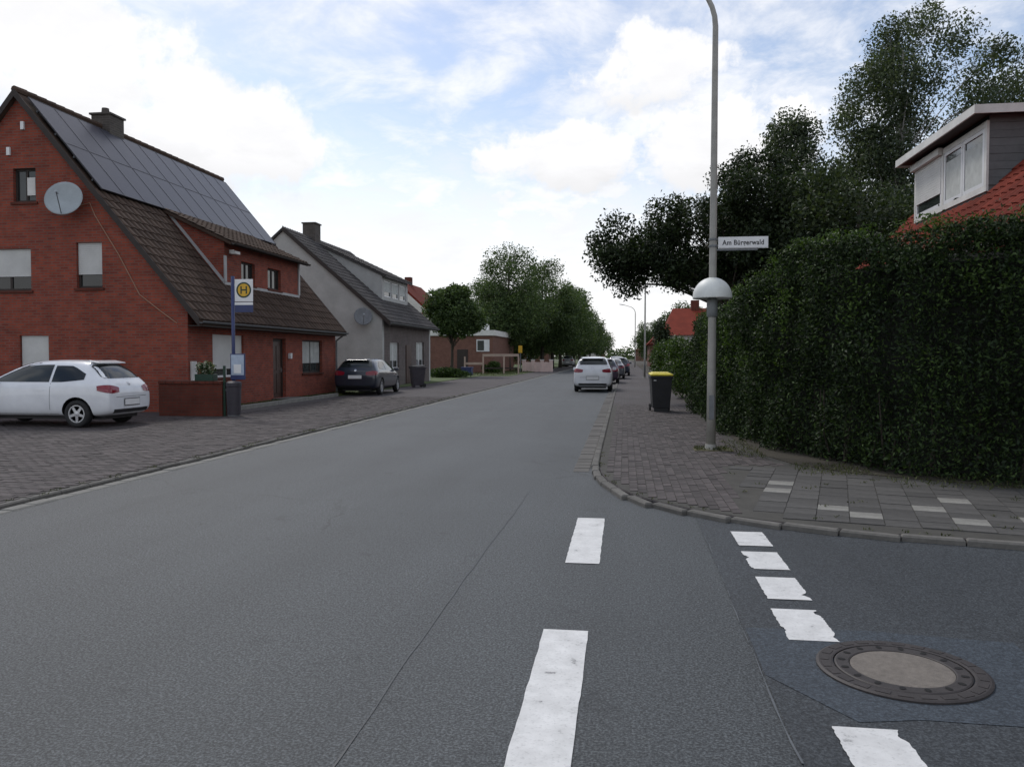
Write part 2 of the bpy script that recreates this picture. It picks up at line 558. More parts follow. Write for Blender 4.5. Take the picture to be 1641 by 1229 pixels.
class MB:
    def __init__(self):
        self.v, self.f, self.m = [], [], []

    def add(self, vs, fs, mi=0):
        k = len(self.v)
        self.v += [tuple(p) for p in vs]
        self.f += [tuple(i + k for i in f) for f in fs]
        self.m += [mi] * len(fs)
        return self

    def box(self, x0, x1, y0, y1, z0, z1, mi=0):
        vs = [(x, y, z) for z in (z0, z1) for y in (y0, y1) for x in (x0, x1)]
        return self.add(vs, [(0, 2, 3, 1), (4, 5, 7, 6), (0, 1, 5, 4), (2, 6, 7, 3), (0, 4, 6, 2), (1, 3, 7, 5)], mi)

    def prism(self, poly, axis, a0, a1, mi=0):
        """poly in the plane normal to axis; x: (y,z), y: (x,z), z: (x,y)"""
        def p3(p, a):
            return {'x': (a, p[0], p[1]), 'y': (p[0], a, p[1]), 'z': (p[0], p[1], a)}[axis]
        n = len(poly)
        vs = [p3(p, a0) for p in poly] + [p3(p, a1) for p in poly]
        fs = [tuple(range(n))[::-1], tuple(range(n, 2 * n))]
        fs += [(i, (i + 1) % n, n + (i + 1) % n, n + i) for i in range(n)]
        return self.add(vs, fs, mi)

    def tube(self, pts, rad, seg=8, mi=0, cap=True):
        pts = [Vector(p) for p in pts]
        if isinstance(rad, (int, float)):
            rad = [rad] * len(pts)
        vs, fs = [], []
        ref = None
        for i, p in enumerate(pts):
            d = (pts[min(i + 1, len(pts) - 1)] - pts[max(i - 1, 0)]).normalized()
            if ref is None:
                ref = Vector((1, 0, 0)) if abs(d.x) < 0.8 else Vector((0, 1, 0))
            a = (ref - d * ref.dot(d)).normalized()
            ref = a
            b = d.cross(a)
            for k in range(seg):
                t = 2 * math.pi * k / seg
                vs.append(p + (a * math.cos(t) + b * math.sin(t)) * rad[i])
        for i in range(len(pts) - 1):
            for k in range(seg):
                k2 = (k + 1) % seg
                fs.append((i * seg + k, i * seg + k2, (i + 1) * seg + k2, (i + 1) * seg + k))
        if cap:
            fs.append(tuple(range(seg))[::-1])
            fs.append(tuple(range((len(pts) - 1) * seg, len(pts) * seg)))
        return self.add(vs, fs, mi)

    def lathe(self, prof, cx, cy, cz, seg=24, mi=0, mat=None):
        """profile [(r,z)] turned about z"""
        vs, fs = [], []
        for r, z in prof:
            for k in range(seg):
                t = 2 * math.pi * k / seg
                p = Vector((r * math.cos(t), r * math.sin(t), z))
                if mat is not None:
                    p = mat @ p
                vs.append((cx + p.x, cy + p.y, cz + p.z))
        for i in range(len(prof) - 1):
            for k in range(seg):
                k2 = (k + 1) % seg
                fs.append((i * seg + k, i * seg + k2, (i + 1) * seg + k2, (i + 1) * seg + k))
        if prof[0][0] > 1e-4:
            fs.append(tuple(range(seg))[::-1])
        if prof[-1][0] > 1e-4:
            fs.append(tuple(range((len(prof) - 1) * seg, len(prof) * seg)))
        return self.add(vs, fs, mi)

    def mesh(self, name, mats, off=(0, 0, 0), smooth=False):
        me = bpy.data.meshes.new(name)
        me.from_pydata([(x - off[0], y - off[1], z - off[2]) for x, y, z in self.v], [], self.f)
        if not isinstance(mats, (list, tuple)):
            mats = [mats]
        for m in mats:
            me.materials.append(MATS[m] if isinstance(m, str) else m)
        if any(self.m):
            me.polygons.foreach_set('material_index', self.m)
        if smooth:
            me.polygons.foreach_set('use_smooth', [True] * len(me.polygons))
        me.update()
        return me

    def build(self, name, mats, parent=None, local=False, smooth=False, bevel=0.0):
        off = (0, 0, 0)
        if parent is not None and not local:
            off = top_of(parent).location
        me = self.mesh(name, mats, off, smooth)
        if bevel:
            bm = bmesh.new()
            bm.from_mesh(me)
            bmesh.ops.remove_doubles(bm, verts=bm.verts, dist=1e-5)
            es = [e for e in bm.edges if len(e.link_faces) == 2 and e.calc_face_angle(0) > 0.5]
            bmesh.ops.bevel(bm, geom=es, offset=bevel, segments=2, affect='EDGES', profile=0.6)
            bm.to_mesh(me)
            bm.free()
            me.update()
        return link(bpy.data.objects.new(name, me), parent)


def bx(name, mat, parent, x0, x1, y0, y1, z0, z1, bevel=0.0, local=False):
    return MB().box(x0, x1, y0, y1, z0, z1).build(name, mat, parent, local=local, bevel=bevel)


def structure(o):
    o['kind'] = 'structure'
    return o


def evaluated(o):
    dg = bpy.context.evaluated_depsgraph_get()
    return bpy.data.meshes.new_from_object(o.evaluated_get(dg))


def cut(o, boxes):
    """cut real openings out of a solid wall (boxes in world coordinates)"""
    off = top_of(o).location
    cm = MB()
    for b in boxes:
        cm.box(*b)
    cme = cm.mesh('cutter', 'dark_wood', off)
    co = bpy.data.objects.new('cutter', cme)
    C.objects.link(co)
    co.location = off
    md = o.modifiers.new('cut', 'BOOLEAN')
    md.object = co
    md.operation = 'DIFFERENCE'
    md.solver = 'EXACT'
    bpy.context.view_layer.update()
    me = evaluated(o)
    o.modifiers.clear()
    old = o.data
    o.data = me
    bpy.data.meshes.remove(old)
    bpy.data.objects.remove(co)
    bpy.data.meshes.remove(cme)


def window(parent, axis, at, out, a0, a1, z0, z1, frame='dark_wood', shutter=0.0, mull=1, reveal=0.10, pane='glass', sill='dark_brick', curtain=False):
    """window in a wall normal to axis ('x' or 'y') whose outer face lies at `at`; out=+1/-1 outward direction"""
    def b(mb, u0, u1, d0, d1, w0, w1):
        lo, hi = sorted((at - out * d0, at - out * d1))
        if axis == 'x':
            mb.box(lo, hi, u0, u1, w0, w1)
        else:
            mb.box(u0, u1, lo, hi, w0, w1)
        return mb
    fw = 0.06
    f = MB()
    b(f, a0, a0 + fw, reveal, reveal + 0.07, z0, z1)
    b(f, a1 - fw, a1, reveal, reveal + 0.07, z0, z1)
    b(f, a0 + fw, a1 - fw, reveal, reveal + 0.07, z0, z0 + fw)
    b(f, a0 + fw, a1 - fw, reveal, reveal + 0.07, z1 - fw, z1)
    for i in range(1, mull + 1):
        c = a0 + (a1 - a0) * i / (mull + 1)
        b(f, c - 0.035, c + 0.035, reveal + 0.005, reveal + 0.065, z0 + fw, z1 - fw)
    w = f.build('window', frame, parent)
    edges = [a0 + (a1 - a0) * i / (mull + 1) for i in range(mull + 2)]
    for i in range(mull + 1):
        b(MB(), edges[i] + fw * 0.6, edges[i + 1] - fw * 0.6, reveal + 0.03, reveal + 0.04, z0 + fw * 0.5, z1 - fw * 0.5).build('pane', pane, w)
    if curtain:
        n = 10
        cu = MB()
        for i in range(n):
            u0 = a0 + fw + (a1 - a0 - 2 * fw) * i / n
            u1 = a0 + fw + (a1 - a0 - 2 * fw) * (i + 1) / n - 0.004
            b(cu, u0, u1, reveal + 0.012 - 0.004 * (i % 2), reveal + 0.02 - 0.004 * (i % 2), z0 + fw + (z1 - z0) * 0.25, z1 - fw)
        cu.build('curtain', 'curtain', w)
    if shutter > 0:
        zs = z1 - (z1 - z0) * shutter
        n = max(3, int((z1 - zs) / 0.055))
        s = MB()
        for i in range(n):
            q0 = zs + (z1 - zs) * i / n
            q1 = zs + (z1 - zs) * (i + 1) / n - 0.006
            b(s, a0 + 0.02, a1 - 0.02, reveal - 0.035, reveal - 0.02, q0, q1)
        b(s, a0 + 0.02, a1 - 0.02, reveal - 0.02, reveal - 0.012, zs, z1)
        s.build('roller_shutter', 'shutter', w)
    if sill:
        s = MB()
        b(s, a0 - 0.06, a1 + 0.06, -0.05, reveal, z0 - 0.07, z0 - 0.003)
        s.build('sill', sill, w)
    return w


# ---- roof tiles
def tile_mesh(name, mat, w=0.30, ln=0.36):
    mb = MB()
    xs = [0.0, 0.06, 0.13, 0.21, 0.30]
    hs = [0.022, 0.05, 0.046, 0.016, 0.014]
    k = w / 0.30
    vs = []
    for x, h in zip(xs, hs):
        vs.append((x * k * 1.03, 0.0, h + 0.020))        # lower edge, lifted
    for x, h in zip(xs, hs):
        vs.append((x * k * 1.03, ln, h - 0.008))
    for x, h in zip(xs, hs):
        vs.append((x * k * 1.03, 0.0, -0.004))
    fs = [(i, i + 1, i + 6, i + 5) for i in range(4)] + [(i + 10, i + 11, i + 1, i) for i in range(4)]
    mb.add(vs, fs)
    return mb.mesh(name, mat, smooth=False)


def roof_tiles(parent, mat, origin, udir, vdir, length, height, w=0.30, rows=0.33, skip=None, nparts=300, key=None):
    """cover a slope: origin at its lower corner, u along the eave, v up the slope"""
    u, v = Vector(udir).normalized(), Vector(vdir).normalized()
    nrm = u.cross(v)
    M = Matrix((u, v, nrm)).transposed()
    nu, nv = int(round(length / w)), int(round(height / rows))
    w, rows = length / nu, height / nv
    me = tile_mesh('roof_tile', mat, w, rows + 0.05)
    off = Vector(top_of(parent).location)
    cells = []
    for j in range(nv):
        for i in range(nu):
            p = Vector(origin) + u * (i * w) + v * (j * rows)
            c = p + u * w / 2 + v * rows / 2
            if skip and skip(c):
                continue
            cells.append((c.length if key is None else key(c), p))
    cells.sort(key=lambda t: t[0])
    for _, p in cells[:nparts]:
        o = bpy.data.objects.new('roof_tile', me)
        o.matrix_local = Matrix.Translation(p - off + nrm * random.uniform(0, 0.004)) @ (M.to_4x4() @ Matrix.Rotation(random.uniform(-0.006, 0.006), 4, 'Z'))
        link(o, parent)
    rest = cells[nparts:]
    if rest:
        base = [Vector(q.co) for q in me.vertices]
        fcs = [tuple(q.vertices) for q in me.polygons]
        mb = MB()
        for _, p in rest:
            pp = p + nrm * random.uniform(0, 0.004)
            mb.add([pp + M @ q for q in base], fcs)
        o = mb.build('roof_tile_field', mat, parent)
        o['kind'] = 'stuff'


# ---- leaves
def leaf_object(name, mat, parent, P, size, up=0.3, aspect=0.55, droop=0.0, off=(0, 0, 0)):
    n = len(P)
    s = size * rng.uniform(0.6, 1.3, n)
    nrm = rng.normal(size=(n, 3))
    nrm[:, 2] += up * 2
    nrm /= np.linalg.norm(nrm, axis=1)[:, None]
    a = rng.normal(size=(n, 3))
    a[:, 2] -= droop * 2.5
    a -= nrm * np.sum(a * nrm, axis=1)[:, None]
    a /= np.maximum(np.linalg.norm(a, axis=1)[:, None], 1e-6)
    b = np.cross(nrm, a)
    A = a * (s * 0.5)[:, None]
    B = b * (s * 0.5 * aspect)[:, None]
    fold = nrm * (s * 0.10)[:, None]
    V = np.empty((n, 4, 3))
    V[:, 0] = P - A
    V[:, 1] = P + B + fold - A * 0.15
    V[:, 2] = P + A
    V[:, 3] = P - B + fold - A * 0.15
    V = V.reshape(-1, 3) - np.array(off)
    me = bpy.data.meshes.new(name)
    me.vertices.add(n * 4)
    me.vertices.foreach_set('co', V.ravel().astype(np.float32))
    me.loops.add(n * 4)
    me.loops.foreach_set('vertex_index', np.arange(n * 4, dtype=np.int32))
    me.polygons.add(n)
    me.polygons.foreach_set('loop_start', np.arange(0, n * 4, 4, dtype=np.int32))
    me.materials.append(MATS[mat])
    me.update(calc_edges=True)
    return link(bpy.data.objects.new(name, me), parent)


def ball_points(c, r, n, shell=0.45):
    d = rng.normal(size=(n, 3))
    d /= np.linalg.norm(d, axis=1)[:, None]
    u = rng.uniform(0, 1, n)
    rad = shell + (1 - shell) * u ** 0.6
    ragged = 1 + rng.normal(size=n) * 0.10
    return np.array(c) + d * (rad * ragged)[:, None] * np.array(r)


def tree(name, label, cat, loc, height, crown, n_clump, clump_r, leaves, leaf_size, leaf, bark='bark', trunk_r=0.18, clear=0.25, group=None, droop=0.0, lean=(0, 0), squash=0.8, seed=1, limbs=True):
    """crown: list of ellipsoids (dx,dy,z,rx,ry,rz) that the leaf clumps fill; loc on the ground"""
    rr = random.Random(seed)
    t = thing(name, label, cat, loc, 0, group)
    x0, y0, z0 = loc
    clumps = []
    vol = [e[3] * e[4] * e[5] for e in crown]
    for _ in range(n_clump):
        e = rr.choices(crown, vol)[0]
        while True:
            d = Vector((rr.uniform(-1, 1), rr.uniform(-1, 1), rr.uniform(-1, 1)))
            if d.length <= 1 and d.length > 0.28:
                break
        d = d.normalized() * (d.length ** 0.55)
        clumps.append((Vector((x0 + e[0] + d.x * e[3], y0 + e[1] + d.y * e[4], z0 + e[2] + d.z * e[5])), clump_r * rr.uniform(0.55, 1.3)))
    # trunk and limbs
    mb = MB()
    topz = z0 + height * 0.86
    base = Vector((x0, y0, z0 - 0.05))
    n = 7
    spine = []
    for i in range(n + 1):
        f = i / n
        spine.append(base + Vector((lean[0] * f + rr.uniform(-1, 1) * 0.05 * height * 0.12, lean[1] * f + rr.uniform(-1, 1) * 0.05 * height * 0.12, (topz - z0) * f)))
    spine[0] = base
    mb.tube(spine, [trunk_r * (1.25 if i == 0 else 1.0) * (1 - 0.88 * i / n) + 0.012 for i in range(n + 1)], 8)
    if limbs:
        for c, r in clumps[::2] if n_clump > 60 else clumps:
            f = max(clear, min(0.93, (c.z - z0) / height - rr.uniform(0.08, 0.25)))
            k = f * n
            i = min(n - 1, int(k))
            s = spine[i].lerp(spine[i + 1], k - i)
            mid = s.lerp(c, 0.5) + Vector((0, 0, 0.12 * (c - s).length)) + Vector((rr.uniform(-.1, .1), rr.uniform(-.1, .1), 0)) * (c - s).length
            rb = max(0.015, trunk_r * 0.42 * (1 - f))
            mb.tube([s, mid, c], [rb, rb * 0.6, 0.008], 5, cap=False)
    mb.build('trunk', bark, t, smooth=True)
    P = []
    tot = sum(r ** 2 for _, r in clumps)
    for c, r in clumps:
        k = max(6, int(leaves * r * r / tot))
        P.append(ball_points(c, (r, r, r * squash), k, 0.25))
    P = np.concatenate(P)
    if droop:
        # hanging sprays below the clumps
        m = rng.random(len(P)) < droop
        P[m, 2] -= rng.uniform(0, 1.0, m.sum()) * clump_r * 0.9
    leaf_object('crown', leaf, t, P, leaf_size, droop=droop, off=loc)
    return t


def bush(name, label, loc, rx, ry, h, n, size, leaf, group=None, cat='bush', lumps=9, seed=3):
    rr = random.Random(seed)
    t = thing(name, label, cat, loc, 0, group)
    mb = MB()
    P = []
    for i in range(lumps):
        a = rr.uniform(0, 2 * math.pi)
        q = rr.uniform(0, 0.6)
        zc = h * rr.uniform(0.30, 0.74)
        c = (loc[0] + math.cos(a) * rx * q, loc[1] + math.sin(a) * ry * q, loc[2] + zc)
        k = rr.uniform(0.36, 0.58)
        P.append(ball_points(c, (rx * k, ry * k, h * 0.30), n // lumps, 0.45))
        mb.tube([(loc[0], loc[1], loc[2] - 0.03), (loc[0] * .5 + c[0] * .5, loc[1] * .5 + c[1] * .5, loc[2] + zc * .6), c], [0.03, 0.02, 0.006], 5, cap=False)
    P.append(ball_points((loc[0], loc[1], loc[2] + h * 0.3), (rx * .85, ry * .85, h * 0.32), n // 3, 0.6))
    P = np.concatenate(P)
    P[:, 2] = np.maximum(P[:, 2], loc[2] + 0.02)
    mb.build('stem', 'bark', t)
    leaf_object('foliage', leaf, t, P, size, off=loc)
    return t


# ================================================================== SETTING
FZ = 0.055     # right footway height
LZ = 0.05      # left pavement height (low kerb)
structure(MB().add([(-1500, -400, -0.06), (1500, -400, -0.06), (1500, 2500, -0.06), (-1500, 2500, -0.06)], [(0, 1, 2, 3)]).build('ground', 'far_field'))

# main carriageway, one sheet
KX_L, KX_R = -6.40, -0.47
road = MB()
road.add([(-6.55, -40, 0), (60, -40, 0), (60, 13, 0), (-0.40, 13, 0), (-6.55, 13, 0), (-0.40, 700, 0), (-6.55, 700, 0)],
         [(0, 1, 2, 3, 4), (4, 3, 5, 6)])
road = structure(road.build('road', 'road_asphalt'))

KERB = [(-0.47, 13.0), (-0.46, 12.0), (-0.44, 11.3), (-0.40, 10.75), (-0.30, 10.1), (-0.13, 9.45), (0.08, 8.95), (0.36, 8.55), (0.74, 8.15), (1.15, 7.86), (1.60, 7.62), (2.12, 7.40), (3.2, 7.14), (4.5, 6.85), (8, 6.15), (16, 4.6), (45, -1.0)]
sr = [(0.70, -30)] + [(0.70, 8.30)] + [p for p in KERB if p[0] > 0.72] + [(45, -30)]
side = structure(MB().add([(x, y, 0.004) for x, y in sr], [tuple(range(len(sr)))[::-1]]).build('side_road', 'side_asphalt'))

asphalt('patch_asphalt', (0.041, 0.051, 0.064), 0.18, 0.55, (0.038, 0.050, 0.064))
pp = [(0.705, 4.15), (1.02, 3.66), (1.30, 3.72), (2.05, 3.70), (2.15, 4.80), (1.40, 4.90), (0.71, 4.86)]
MB().add([(x, y, 0.0065) for x, y in pp], [tuple(range(len(pp)))]).build('asphalt_patch', 'patch_asphalt', side)
# tar seam down the carriageway and worn edge of the side road
mb = MB()
pts = []
y = -2.0
while y < 9.5:
    pts.append((-1.12 + 0.012 * math.sin(y * 0.9) + random.uniform(-0.006, 0.006), y, random.uniform(0.0015, 0.0050)))
    y += 0.22
for a, b in zip(pts, pts[1:]):
    mb.add([(a[0] - a[2], a[1], 0.004), (a[0] + a[2], a[1], 0.004), (b[0] + b[2], b[1], 0.004), (b[0] - b[2], b[1], 0.004)], [(0, 1, 2, 3)])
mb.build('tar_seam', 'tar', road)
mb = MB()
pts = []
y = -1.0
while y < 7.4:
    pts.append((0.70 + 0.012 * math.sin(y * 1.1) + random.uniform(-0.008, 0.008), y, random.choice((0.0015, 0.003, 0.005))))
    y += 0.17
for a, b in zip(pts, pts[1:]):
    if random.random() < 0.3:
        continue
    mb.add([(a[0] - a[2], a[1], 0.008), (a[0] + a[2], a[1], 0.008), (b[0] + b[2], b[1], 0.008), (b[0] - b[2], b[1], 0.008)], [(0, 1, 2, 3)])
mb.build('worn_joint', 'worn_edge', side)


def marking(x0, x1, y0, y1, parent, z, rag=0.003, chip=()):
    """painted block with slightly ragged outline"""
    n = 28
    L_, R_ = [], []
    for i in range(n + 1):
        yy = y0 + (y1 - y0) * i / n
        l, r = x0 + random.uniform(-rag, rag), x1 + random.uniform(-rag, rag)
        for side_, at, dep in chip:
            d = math.exp(-((i / n - at) / 0.07) ** 2) * dep * random.uniform(0.3, 0.8)
            if side_ < 0:
                l += d
            else:
                r -= d
        L_.append((l, yy, z)); R_.append((r, yy, z))
    mb = MB()
    for i in range(n):
        mb.add([L_[i], R_[i], R_[i + 1], L_[i + 1]], [(0, 1, 2, 3)])
    return mb.build('road_marking', 'paint', parent)


marking(-0.45, -0.185, 6.22, 7.98, road, 0.005)
marking(-0.46, -0.20, 2.55, 4.68, road, 0.005)
for (y0, y1, cx, ch) in ((6.98, 7.53, 1.10, ()), (6.22, 6.77, 1.09, ((-1, 0.65, 0.07), (-1, 0.0, 0.05))), (5.46, 6.00, 1.08, ((1, 0.2, 0.06),)), (4.68, 5.25, 1.06, ((-1, 0.3, 0.05), (1, 0.1, 0.04), (1, 0.9, 0.05))), (3.05, 3.60, 1.03, ((1, 0.9, 0.06),))):
    marking(cx - 0.14, cx + 0.14, y0, y1, side, 0.009, 0.004, ch)

# ---- right footway (raised), kerb stones, gutter
HEDGE = [(2.05, 24.0), (2.05, 18.0), (2.02, 14.6), (2.12, 13.2), (2.42, 12.0), (3.0, 11.2), (4.5, 10.25), (7.0, 9.2), (14.0, 7.2), (45, 1.5)]
inner = [(2.0, 300)] + HEDGE
poly = [(-0.36, 300)] + [(x + 0.10, y + 0.06) if i > 2 else (x + 0.11, y) for i, (x, y) in enumerate(KERB)] + inner[::-1]
foot = structure(MB().prism(poly, 'z', -0.03, FZ - 0.012).build('footway', 'far_paving'))


def along(path, step):
    """points every `step` metres along a polyline with tangents"""
    out, acc = [], 0.0
    for (ax, ay), (bx_, by) in zip(path, path[1:]):
        L = math.hypot(bx_ - ax, by - ay)
        while acc < L:
            f = acc / L
            out.append((ax + (bx_ - ax) * f, ay + (by - ay) * f, math.atan2(by - ay, bx_ - ax)))
            acc += step
        acc -= L
    return out


def kerb_row(name, path, step, width, z0, z1, mat, inset, limit_y=None, limit_x=None, piece='kerb_stone'):
    """one row of stones along a path (stones lie to the left of its direction when inset > 0)"""
    pts = along(path, step)
    me = MB().box(0, step - 0.012, 0, width, z0, z1).mesh(piece, mat)
    bm = bmesh.new(); bm.from_mesh(me)
    bmesh.ops.bevel(bm, geom=[e for e in bm.edges if all(v.co.z > z1 - 1e-4 for v in e.verts)], offset=0.015, segments=1, affect='EDGES')
    bm.to_mesh(me); bm.free()
    base = bpy.data.objects.new(name, None)
    rows, rest = [], MB()
    co = [Vector(v.co) for v in me.vertices]
    fc = [tuple(p.vertices) for p in me.polygons]
    for x, y, a in pts:
        j = random.uniform(-0.006, 0.006)
        Mx = Matrix.Translation((x, y, j)) @ Matrix.Rotation(a + random.uniform(-.006, .006), 4, 'Z') @ Matrix.Translation((0, inset, 0))
        if math.hypot(x, y) < 42:
            o = bpy.data.objects.new(piece, me)
            o.matrix_local = Mx
            rows.append(o)
        else:
            rest.add([Mx @ q for q in co], fc)
    r = rest.build(name, mat) if rest.v else None
    if r is None:
        me2 = me
        r = bpy.data.objects.new(name, None); C.objects.link(r)
    structure(r)
    for o in rows:
        link(o, r)
    return r


kr = [(-0.47, 160.0)] + KERB
kerb_row('kerb', kr, 0.5, 0.10, -0.05, FZ + 0.001, 'kerb_concrete', 0.0)
kerb_row('gutter', [(-0.47, 160.0), (-0.465, 11.4)], 0.33, 0.24, -0.05, 0.010, 'gutter_concrete', -0.245, piece='gutter_stone')
kl = [(KX_L, -6.0), (KX_L, 160.0)]
kerb_row('kerb', kl, 0.5, 0.09, -0.05, LZ + 0.004, 'kerb_concrete', 0.01)
kerb_row('gutter', kl, 0.33, 0.17, -0.05, 0.014, 'paver_light', -0.172, piece='gutter_stone')

# ---- left pavement
polyL = [(KX_L - 0.09, -20), (KX_L - 0.09, 200), (-8.8, 200), (-8.8, 62), (-11.0, 62), (-11.0, 21.5), (-11.9, 21.0), (-30, 21.0), (-30, -20)]
pave = structure(MB().prism(polyL, 'z', -0.03, LZ - 0.012).build('pavement', 'far_paving'))


def inside(poly, x, y):
    c = False
    n = len(poly)
    for i in range(n):
        x1, y1 = poly[i]
        x2, y2 = poly[(i + 1) % n]
        if (y1 > y) != (y2 > y) and x < (x2 - x1) * (y - y1) / (y2 - y1) + x1:
            c = not c
    return c


def paving(parent, mat, region, sx, sy, ang, z, nparts, piece, field, edge=None, odd=None, stagger=True, gap=0.008):
    """lay pavers inside a polygon; the nearest are single parts, the rest one field"""
    xs = [p[0] for p in region]; ys = [p[1] for p in region]
    cx, cy = sum(xs) / len(xs), sum(ys) / len(ys)
    rad = max(math.hypot(x - cx, y - cy) for x, y in region) + sx
    ca, sa = math.cos(ang), math.sin(ang)
    me = MB().box(-sx / 2 + gap / 2, sx / 2 - gap / 2, -sy / 2 + gap / 2, sy / 2 - gap / 2, -0.03, 0.0)
    co, fc = me.v, me.f
    meshes = {}
    cells = []
    for j in range(int(-rad / sy), int(rad / sy) + 1):
        for i in range(int(-rad / sx), int(rad / sx) + 1):
            u = (i + (0.5 * (j % 2) if stagger else 0)) * sx
            v = j * sy
            x, y = cx + u * ca - v * sa, cy + u * sa + v * ca
            h = max(sx, sy) * 0.5
            if inside(region, x, y) and all(inside(region, x + dx * h, y + dy * h) for dx, dy in ((1, 0), (-1, 0), (0, 1), (0, -1))):
                cells.append((math.hypot(x, y) + (60 if abs(math.atan2(x, y) + R(7.9)) > R(33) else 0), x, y))
    cells.sort()
    rest = MB()
    for k, (_, x, y) in enumerate(cells):
        zz = z + random.uniform(-0.004, 0.003)
        a = ang + random.uniform(-0.02, 0.02)
        Mx = Matrix.Translation((x, y, zz)) @ Matrix.Rotation(a, 4, 'Z') @ Matrix.Rotation(random.uniform(-.01, .01), 4, 'X')
        m_ = mat if odd is None else odd(x, y)
        if k < nparts:
            if m_ not in meshes:
                meshes[m_] = me.mesh(piece, m_)
            o = bpy.data.objects.new(piece, meshes[m_])
            o.matrix_local = Mx
            link(o, parent)
        else:
            rest.add([Mx @ Vector(q) for q in co], fc)
    if rest.v:
        o = rest.build(field, mat, parent)
        o['kind'] = 'stuff'


# bedding visible between the stones
bedR = [(-0.36, 26.0)] + [(x + 0.11, y + 0.08) for x, y in KERB if x < 9] + [(7.9, 8.9), (7.0, 9.2), (4.5, 10.25), (3.0, 11.2), (2.42, 12.0), (2.12, 13.2), (2.02, 14.6), (2.0, 26.0)]
MB().add([(x, y, FZ - 0.008) for x, y in bedR], [tuple(range(len(bedR)))[::-1]]).build('bedding', 'joint_sand', foot)
corner = [p for p in bedR if p[1] < 12.3 and p[0] > 1.1]
corner = [(1.25, 7.98), (1.7, 7.76), (2.22, 7.53), (3.3, 7.27), (4.6, 6.98), (6.6, 6.6), (6.6, 9.25), (4.5, 10.1), (3.0, 11.0), (2.45, 11.7), (1.45, 11.7)]
light_slabs = [(2.18, 8.72), (2.32, 8.12), (2.95, 8.55), (3.25, 7.95), (1.95, 10.1), (2.6, 9.9), (4.0, 8.2), (1.62, 9.55), (3.6, 9.1), (5.0, 7.6)]


def slab_odd(x, y):
    return 'paver_light' if any(abs(x - a) < 0.16 and abs(y - b) < 0.16 for a, b in light_slabs) else 'paver_grey'


paving(foot, 'paver_grey', corner, 0.30, 0.30, R(-14), FZ, 300, 'paving_slab', 'paving_slab_field', odd=slab_odd, stagger=False)
foot_reg = [(-0.36, 26.0)] + [(x + 0.115, y + 0.09) for x, y in KERB if x < 1.2] + [(1.25, 7.98), (1.45, 11.7), (2.4, 11.75), (2.1, 13.2), (2.0, 14.6), (1.98, 26)]
paving(foot, 'paver_mauve', foot_reg, 0.20, 0.10, R(90), FZ - 0.001, 300, 'paver', 'paver_field')
bedL = [(KX_L - 0.10, 3.0), (KX_L - 0.10, 30.0), (-10.4, 30.0), (-10.4, 19.6), (-16.5, 19.6), (-16.5, 12.0), (-9.0, 3.0)]
MB().add([(x, y, LZ - 0.008) for x, y in bedL], [tuple(range(len(bedL)))]).build('bedding', 'joint_sand', pave)
paving(pave, 'paver_mauve', bedL, 0.20, 0.10, R(0), LZ, 300, 'paver', 'paver_field')

# lawns, front garden strip
structure(MB().prism([(-30, 62), (-8.85, 62), (-8.85, 200), (-30, 200)], 'z', -0.04, 0.06).build('lawn', 'lawn'))
structure(MB().prism([(2.05, 24.0), (2.05, 300), (60, 300), (60, -1), (45, 1.5), (14.0, 7.2), (7.0, 9.2), (4.5, 10.25), (3.0, 11.2), (2.42, 12.0), (2.12, 13.2), (2.02, 14.6)], 'z', -0.04, 0.058).build('garden_soil', 'soil'))
structure(MB().prism([(-11.02, 21.4), (-11.02, 61.9), (-30, 61.9), (-30, 32.9), (-11.6, 32.9), (-11.88, 21.4)], 'z', -0.04, 0.07).build('front_garden', 'lawn'))
kerb_row('garden_edging', [(-10.98, 20.7), (-10.98, 30.0)], 0.5, 0.07, 0.0, 0.17, 'paver_light', 0.0, piece='edging_stone')


def grass_tufts(name, label, pts, n, size):
    P = []
    for (x0, x1, y0, y1, z) in pts:
        k = n // len(pts)
        P.append(np.column_stack([rng.uniform(x0, x1, k), rng.uniform(y0, y1, k), z + rng.uniform(0.0, size * 0.45, k)]))
    o = leaf_object(name, 'grass_blade', None, np.concatenate(P), size, up=-0.2, aspect=0.18, droop=-0.8)
    o['kind'] = 'stuff'
    tag(o, label, 'grass')
    return o


grass_tufts('grass', 'short scruffy grass strip along the front of the red brick house', [(-11.8, -11.06, 21.4, 26.2, 0.07), (-11.8, -11.06, 27.6, 32.5, 0.07)], 9000, 0.10)
grass_tufts('grass', 'weeds growing at the foot of the tall dark hedge', [(1.7, 2.15, 12.6, 15, 0.07), (2.3, 3.2, 10.9, 11.9, 0.07), (3.2, 4.8, 9.95, 10.9, 0.07), (4.6, 7.0, 9.0, 10.2, 0.07), (1.15, 1.7, 13.5, 13.95, 0.07)], 2200, 0.06)
grass_tufts('grass', 'mown grass lawn beyond the grey house', [(-22, -9, 62.2, 95, 0.06)], 14000, 0.16)

